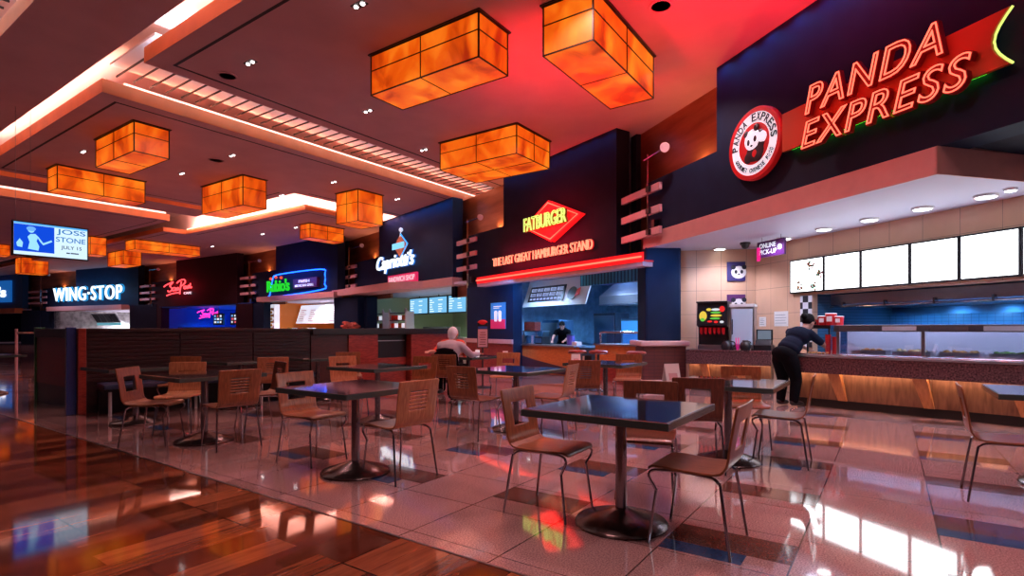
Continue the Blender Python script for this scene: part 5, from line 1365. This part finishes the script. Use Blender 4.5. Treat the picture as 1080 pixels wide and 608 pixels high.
d.build('singer_figure', mat_emit('poster_light_blue', (.30,.66,1), 1.2), t)
d = MB(); d.ball((.025+.42*.66, Y_-.0008, .10+.86*.56), (.078,.0005,.05)); d.build('singer_hair', mat_emit('poster_hair_blue', (.16,.42,.92), 1.1), t)
d = MB(); text_into(d, 'JOSS', TWd*.56, TWd*.955, TH*.70, TH*.885, -.0045, .001, bold=.01); text_into(d, 'STONE', TWd*.55, TWd*.955, TH*.50, TH*.65, -.0045, .001, bold=.01)
d.build('title_lettering', mat_emit('poster_title_blue', (.02,.18,.52), 1), t)
d = MB(); text_into(d, 'JULY 15', TWd*.62, TWd*.90, TH*.27, TH*.40, -.0045, .001, bold=.01); d.box(TWd*.69, TWd*.74, -.0055, -.0045, TH*.17, TH*.205).box(TWd*.75, TWd*.86, -.0055, -.0045, TH*.17, TH*.205)
d.build('date_lettering', mat_emit('poster_navy', (.01,.02,.06), 1), t)
for q in (.06, .30): MB().tube([(q,.035,TH-.01),(q,.035,CEIL-2.772)], .004, 6).build('suspension_cable', 'dsteel', t)

# ------------------------------------------------------------------ slatted booth, bench and red panels
BO = Frame((-6.26, 8.0), (.694, .72))
XS = 3.42
bp = thing('booth_partition', 'long dark slatted booth back running across the left middle', 'booth partition', BO.w(0,0), BO.a)
seams = [0, BO.x(189), BO.x(266), XS]
for i in range(3):
    sl_ = MB()
    for k in range(12): sl_.box(seams[i]+.008, seams[i+1]-.008, -.035, 0, .47+.06*k, .515+.06*k, bev=.004)
    sl_.box(seams[i], seams[i+1], 0, .04, .12, 1.20); sl_.build('slat_panel', 'darkwood', bp)
MB().box(-.02, XS, -.05, .20, 1.20, 1.255, bev=.008).build('top_cap', 'darkwood', bp)
MB().box(0, XS, .05, .18, 0, 1.20).build('core', 'blackwood', bp)
MB().box(-.10, -.001, -.10, .20, 0, 1.255, bev=.01).build('end_panel', 'redwood', bp)
MB().box(-.22, -.105, -.02, .10, 0, 1.27, bev=.01).build('end_post', mat('screen_lit_post',(.03,.06,.24),.25), bp)  # blue reflection of the screen put into the post colour
bn = thing('bench', 'navy vinyl bench with white legs along the slatted booth back', 'bench', BO.w(0,0), BO.a)
MB().box(.12, XS-.1, -.62, -.06, .385, .455, bev=.02).build('seat_cushion', 'vinyl', bn)
MB().box(.12, XS-.1, -.60, -.06, .35, .384).build('seat_board', 'blackwood', bn)
for q in (.2, 1.3, 2.3, 3.1): MB().tube([(q,-.56,0),(q,-.56,.35)], .022, 10).build('leg', 'white', bn)
MB().box(.14, XS-.12, -.12, -.05, .0, .35).build('kick_panel', 'blackwood', bn)
rp = thing('panelled_divider', 'low divider with glowing red wood panels and a dark recess', 'divider', BO.w(0,0), BO.a)
def bx(px, y=0): return BO.x(px, y)
r0, r1, r2, r3, r4 = XS+.02, bx(366), bx(397,0), bx(432,0), bx(474,0)
MB().box(r0, r1, -.03, .3, 0, 1.13).build('dark_panel', mat_wood('dark_red_panel',(.04,.008,.008),(.08,.018,.014),.35,(1,1,5)), rp)
MB().box(r1+.005, r2, -.06, .3, .05, 1.13).build('red_panel', 'redwood', rp)
MB().box(r3, r4, -.06, .5, .05, 1.13).build('red_panel', 'redwood', rp)
MB().box(r2+.005, r3-.005, .12, .5, 0, 1.13).build('recess', 'blackwood', rp); MB().box(r2+.02, r3-.02, .105, .119, .05, .62).build('recess_door', 'redwood', rp)
MB().box(r2+.06, r3-.06, .10, .119, .98, 1.0).build('slot_rim', 'steel', rp)
MB().box(r0, r4+.06, -.10, .55, 1.131, 1.255, bev=.01).build('top_cap', 'blackwood', rp)
MB().box(r4+.005, r4+.05, -.06, .5, 0, 1.13).build('dark_end', 'blackwood', rp)
# return partition at the far left
EP = Frame((-8.35, 9.55), (1.9, -1.35))
ep = thing('end_partition', 'dark red booth end panel at the far left, with a green lit post', 'booth partition', EP.w(0,0), EP.a)
EL = EP.x(73)
MB().box(.08, EL, 0, .10, .32, 1.10).build('panel', mat_wood('deep_red_panel',(.09,.006,.010),(.17,.014,.018),.35,(1,1,4)), ep)
MB().box(.06, EL, -.02, .13, 1.101, 1.25, bev=.008).build('top_cap', 'blackwood', ep); MB().box(.06, EL, .01, .10, 0, .319).build('kick', 'blackwood', ep)
MB().box(0, .055, -.02, .12, 0, 1.27, bev=.006).build('post', mat('green_lit_post',(.03,.16,.07),.3), ep)  # green light on the post is put into its colour
for q in (.3, 1.0): pass
t = thing('steel_barrier', 'small steel post barrier beyond the red end panel at far left', 'barrier', (-12.0, 13.2, 0), .2)
MB().tube([(0,0,0),(0,0,1.25)], .03).build('post', 'lilac', t); MB().tube([(0,0,1.15),(.9,0,1.15)], .02).build('rail', 'steel', t); MB().tube([(.9,0,0),(.9,0,1.2)], .03).build('post', 'dsteel', t)
# bar stools before the burger counter
for k,(px,Y,lb) in enumerate([(609,11.2,'low round chrome stool before the blue counter return'),(631,11.0,'round chrome stool left of the side counter'),(671,10.6,'round chrome stool with dark red seat beside the brick column')]):
    t = thing('bar_stool', lb, 'stool', ((px-CX)/F*Y, Y, 0), .4*k, 'round stools before the burger counter')
    MB().lathe([(.17,.74),(.19,.755),(.19,.79),(.16,.81)], 20).build('seat', 'redwood', t, smooth=True); MB().lathe([(.192,.745),(.195,.765)], 20).build('seat_band', 'chrome', t)
    MB().lathe([(.03,.03),(.03,.74)], 12).build('column', 'chrome', t); MB().lathe([(.2,0),(.2,.015),(.05,.04)], 20).build('base', 'chrome', t)

def lerp(a, b, t): return tuple(a[i]+(b[i]-a[i])*t for i in range(3))
# ------------------------------------------------------------------ people: tapered limbs fused into one continuous surface
def cap(mb, a, b, ra, rb, seg=14):
    a, b = Vector(a), Vector(b); d = b-a; L = max(d.length, 1e-4); q = d.to_track_quat('Z', 'Y').to_matrix().to_4x4()
    prof = [(max(1e-4, ra*math.cos(t)), ra*math.sin(t)) for t in (-1.5, -1.0, -.5, 0)]+[(max(1e-4, rb*math.cos(t)), L+rb*math.sin(t)) for t in (0, .5, 1.0, 1.5)]
    mb.lathe(prof, seg, 0, Matrix.Translation(a) @ q)
def chain(mb, pts):
    for (a, ra), (b, rb) in zip(pts, pts[1:]): cap(mb, a, b, ra, rb)
def oval(mb, c, rx, ry, rz, ax=None, fw=None):                     # ellipsoid with its own up axis and forward axis
    if ax is None: mb.ball(c, (rx, ry, rz), 0, 18); return
    z = Vector(ax).normalized(); y = Vector(fw); y = (y-z*y.dot(z)).normalized(); x = y.cross(z)
    mb.ball((0,0,0), 1, 0, 18, Matrix.Translation(c) @ Matrix((x, y, z)).transposed().to_4x4() @ Matrix.Diagonal((rx, ry, rz, 1)))
def fuse(mb, name, m_, parent, vox, it=4):
    o = mb.build(name, m_, parent, smooth=True)
    r = o.modifiers.new('remesh', 'REMESH'); r.mode = 'VOXEL'; r.voxel_size = vox; r.use_smooth_shade = True
    s_ = o.modifiers.new('smooth', 'SMOOTH'); s_.iterations = it; s_.factor = .5
    return o
def figure(name, label, loc, rz, J, shirt, trousers, shoe, hair, hairfun, sleeve=1.0, face=(0,1,0), bulk=1.0):
    root = thing(name, label, 'person', loc, rz)
    V_ = {k: Vector(v) for k, v in J.items()}
    f = Vector(face).normalized(); hd = V_['head']; up = (hd-V_['nb']).normalized(); up = (up-f*up.dot(f)).normalized(); side = f.cross(up)
    tx = (V_['shR']-V_['shL']).normalized(); ta = (V_['chest']-V_['pel']).normalized(); tf = ta.cross(tx)
    if tf.dot(f) < 0: tf = -tf
    b = MB()
    oval(b, V_['pel'], .155*bulk, .105*bulk, .13, ta, tf); oval(b, V_['spine'], .135*bulk, .10*bulk, .15, ta, tf); oval(b, V_['chest'], .165*bulk, .11*bulk, .17, ta, tf)
    chain(b, [(V_['chest'], .07), (V_['nb'], .055), (hd-up*.06, .052)])
    oval(b, hd+up*.02, .076, .095, .112, up, f); oval(b, hd-up*.055+f*.03, .052, .055, .05, up, f)
    cap(b, hd+f*.088+up*.01, hd+f*.108-up*.018, .011, .014)
    for q in (-1, 1): oval(b, hd+side*q*.078, .012, .02, .032, up, f)
    for s in 'LR':
        cap(b, V_['chest']+ta*.06, V_['sh'+s], .08, .056)
        chain(b, [(V_['sh'+s], .056), (V_['el'+s], .040), (V_['wr'+s], .027)])
        chain(b, [(V_['pel'], .10), (V_['hp'+s], .095), (V_['kn'+s], .060), (lerp(J['kn'+s], J['an'+s], .35), .055), (V_['an'+s], .038)])
        cap(b, V_['an'+s]+Vector((0,0,-.03)), V_['to'+s], .04, .033)
        w_, p_ = V_['wr'+s], V_['pa'+s]; d = (p_-w_).normalized(); sd = d.cross(Vector((0,0,1))); sd = sd.normalized() if sd.length > .05 else Vector((1,0,0)); nn = d.cross(sd)
        oval(b, w_*.3+p_*.7, .040, .052, .016, nn, d)
        sg = 1 if s == 'R' else -1
        for q in range(4):
            k0 = p_+sd*sg*(.030-.020*q)+d*.028; ln = (.068,.080,.076,.058)[q]; k1 = k0+d*ln*.55+Vector((0,0,-.006)); k2 = k0+d*ln+Vector((0,0,-.024))
            chain(b, [(k0, .0095), (k1, .0088), (k2, .0072)])
        k0 = w_*.5+p_*.5-sd*sg*-.036; chain(b, [(k0, .012), (k0+d*.035+sd*sg*.018, .0105), (k0+d*.062+sd*sg*.020+Vector((0,0,-.008)), .0085)])
    fuse(b, 'body', 'skin', root, .0065, 3)
    g = 0.022
    t = MB(); oval(t, V_['pel']-ta*.0, .165*bulk+g, .115*bulk+g, .12, ta, tf); oval(t, V_['pel']-ta*.02-tf*.03, .16*bulk+g, .115*bulk+g, .13, ta, tf)
    for s in 'LR': chain(t, [(V_['pel']+tx*(.06 if s == 'R' else -.06), .10*bulk+g), (V_['hp'+s], .095*bulk+g), (V_['kn'+s], .068+g), (V_['an'+s], .048+g)])
    fuse(t, 'trousers', trousers, root, .013, 8)
    c = MB(); oval(c, V_['spine']-ta*.07, .155*bulk+g, .115*bulk+g, .12, ta, tf); oval(c, V_['spine'], .148*bulk+g, .112*bulk+g, .17, ta, tf); oval(c, V_['chest'], .17*bulk+g, .118*bulk+g, .17, ta, tf)
    cap(c, V_['chest'], V_['nb']-up*.015, .11, .068)
    for s in 'LR':
        cap(c, V_['chest']+ta*.06, V_['sh'+s], .09+g*.5, .062+g*.5)
        if sleeve <= 1: cap(c, V_['sh'+s], lerp(J['sh'+s], J['el'+s], sleeve), .062+g*.5, .05+g*.5)
        else: chain(c, [(V_['sh'+s], .062+g*.5), (V_['el'+s], .046+g*.5), (lerp(J['el'+s], J['wr'+s], sleeve-1), .034+g*.5)])
    fuse(c, 'shirt', shirt, root, .013, 8)
    for s in 'LR':
        k = MB(); a, bb = V_['an'+s]+Vector((0,-.03,-.035)), V_['to'+s]
        chain(k, [(a, .048), ((a+bb)/2, .046), (bb, .038)]); fuse(k, 'shoe', shoe, root, .01, 3)
    h = MB(); hairfun(h, hd, f, up, side); fuse(h, 'hair', hair, root, .008, 3)
    e = MB()
    for q in (-1,1): e.ball(tuple(hd+f*.088+up*.02+side*q*.032), .010, 0, 8)
    e.build('eyes', 'signblack', root, smooth=True)
    m = MB(); oval(m, hd+f*.084-up*.052, .024, .008, .007, up, f); m.build('mouth', 'lilac', root, smooth=True)
    return root
def hair_bun(h, hd, f, up, side):
    oval(h, hd+up*.045-f*.032, .092, .100, .108, up, f); oval(h, hd-f*.135+up*.055, .052, .05, .052, up, f); cap(h, hd+up*.075+f*.06, hd+up*.07+f*.125, .035, .02)
def hair_short(h, hd, f, up, side):
    oval(h, hd+up*.040-f*.030, .088, .092, .105, up, f); oval(h, hd-up*.03-f*.05, .072, .055, .05, up, f)
def hair_cap(h, hd, f, up, side):
    oval(h, hd+up*.055-f*.015, .09, .104, .085, up, f); cap(h, hd+up*.075+f*.06, hd+up*.07+f*.125, .035, .02)
J = dict(pel=(0,-.09,.83), spine=(.01,.04,.98), chest=(.02,.19,1.13), nb=(.02,.30,1.23), head=(.03,.40,1.345),
  shL=(-.17,.22,1.19), shR=(.19,.24,1.17), elL=(-.22,.42,1.00), elR=(.23,.48,1.00), wrL=(-.15,.60,.905), wrR=(.19,.68,.90), paL=(-.14,.66,.885), paR=(.18,.74,.88),
  hpL=(-.10,-.08,.74), hpR=(.10,-.08,.74), knL=(-.10,-.02,.43), knR=(.12,.02,.43), anL=(-.10,-.07,.10), anR=(.12,-.03,.10), toL=(-.11,.07,.045), toR=(.14,.11,.045))
WKX, WKY = 4.50, 8.86
figure('person', 'worker in navy shirt and black trousers bending over the serving counter', (WKX, WKY, 0), math.radians(-68), J, 'navycloth', 'blackcloth', 'black', 'hair_black', hair_bun, .80, (.05,.85,-.5), 1.12)
J = dict(pel=(0,-.02,.58), spine=(0,.0,.73), chest=(0,.06,.90), nb=(0,.10,1.02), head=(.02,.15,1.14),
  shL=(-.18,.07,.96), shR=(.18,.08,.96), elL=(-.26,.26,.80), elR=(.30,.27,.80), wrL=(-.12,.46,.80), wrR=(.36,.48,.81), paL=(-.08,.53,.795), paR=(.36,.555,.81),
  hpL=(-.10,.06,.57), hpR=(.10,.06,.57), knL=(-.12,.42,.55), knR=(.12,.42,.55), anL=(-.12,.40,.10), anR=(.12,.42,.10), toL=(-.13,.54,.045), toR=(.14,.56,.045))
figure('person', 'grey haired person in pale shirt seated with back to us', (-1.06, 9.20, 0), math.radians(-15), J, 'greycloth', 'blackcloth', 'black', 'hair_grey', hair_short, 1.9, (.25,1,-.1))
t = thing('dark_jacket', 'dark jacket behind the grey haired person\'s back, above the slit-backed chair', 'jacket', (-1.06, 9.20, 0), math.radians(-15))
jk = MB(); vs = []; fs = []
for j, (z, w_, y) in enumerate([(.58,.22,-.195),(.70,.225,-.205),(.80,.22,-.212),(.865,.20,-.212),(.905,.15,-.205)]):
    for i in range(9): u = -1+2*i/8; vs.append((u*w_, y+.06*u*u, z-.03*u*u))
for j in range(4):
    for i in range(8): fs.append((j*9+i, j*9+i+1, (j+1)*9+i+1, (j+1)*9+i))
jk.add(vs, fs); o = jk.build('back_panel', 'blackcloth', t, smooth=True); solid(o, .025)
cl = MB(); cl.tube([(-.15,-.19,.895),(0,-.205,.92),(.15,-.19,.895)], .018, 8, smooth=3); cl.build('collar', 'navycloth', t, smooth=True)
J2 = dict(J); J2['head'] = (.0,.13,1.10)
figure('person', 'person in red top seated across from the grey haired person', (-1.17, 10.92, 0), math.radians(172), J2, 'redcloth', 'blackcloth', 'black', 'blonde', hair_short, 1.0, (0,1,-.05))
J3 = dict(pel=(0,-.12,.88), spine=(0,-.02,1.02), chest=(0,.10,1.15), nb=(0,.18,1.23), head=(.0,.25,1.33),
  shL=(-.18,.12,1.16), shR=(.18,.12,1.16), elL=(-.22,.30,1.0), elR=(.26,.34,.98), wrL=(-.12,.48,.92), wrR=(.24,.56,.90), paL=(-.10,.55,.90), paR=(.23,.63,.885),
  hpL=(-.10,-.11,.80), hpR=(.10,-.11,.80), knL=(-.11,-.06,.46), knR=(.11,-.06,.46), anL=(-.11,-.12,.10), anR=(.11,-.12,.10), toL=(-.12,.02,.045), toR=(.12,.02,.045))
cwx = FB.x(594, 1.40); cw = FB.w(cwx, 1.40)
figure('person', 'cook in dark shirt and cap leaning forward behind the burger counter', (cw[0], cw[1], 0), FB.a-PI+.75, J3, 'blackcloth', 'blackcloth', 'black', 'hair_black', hair_cap, .5, (0,.9,-.35))
t = thing('paper_cup', 'white paper cup held by the grey haired person', 'cup', (-.61, 9.62, .752), 0)
MB().lathe([(.03,0),(.04,.12)], 16).build('cup', 'signwhite', t); MB().lathe([(.043,.115),(.043,.125),(.03,.13)], 16).build('lid', 'paper', t)
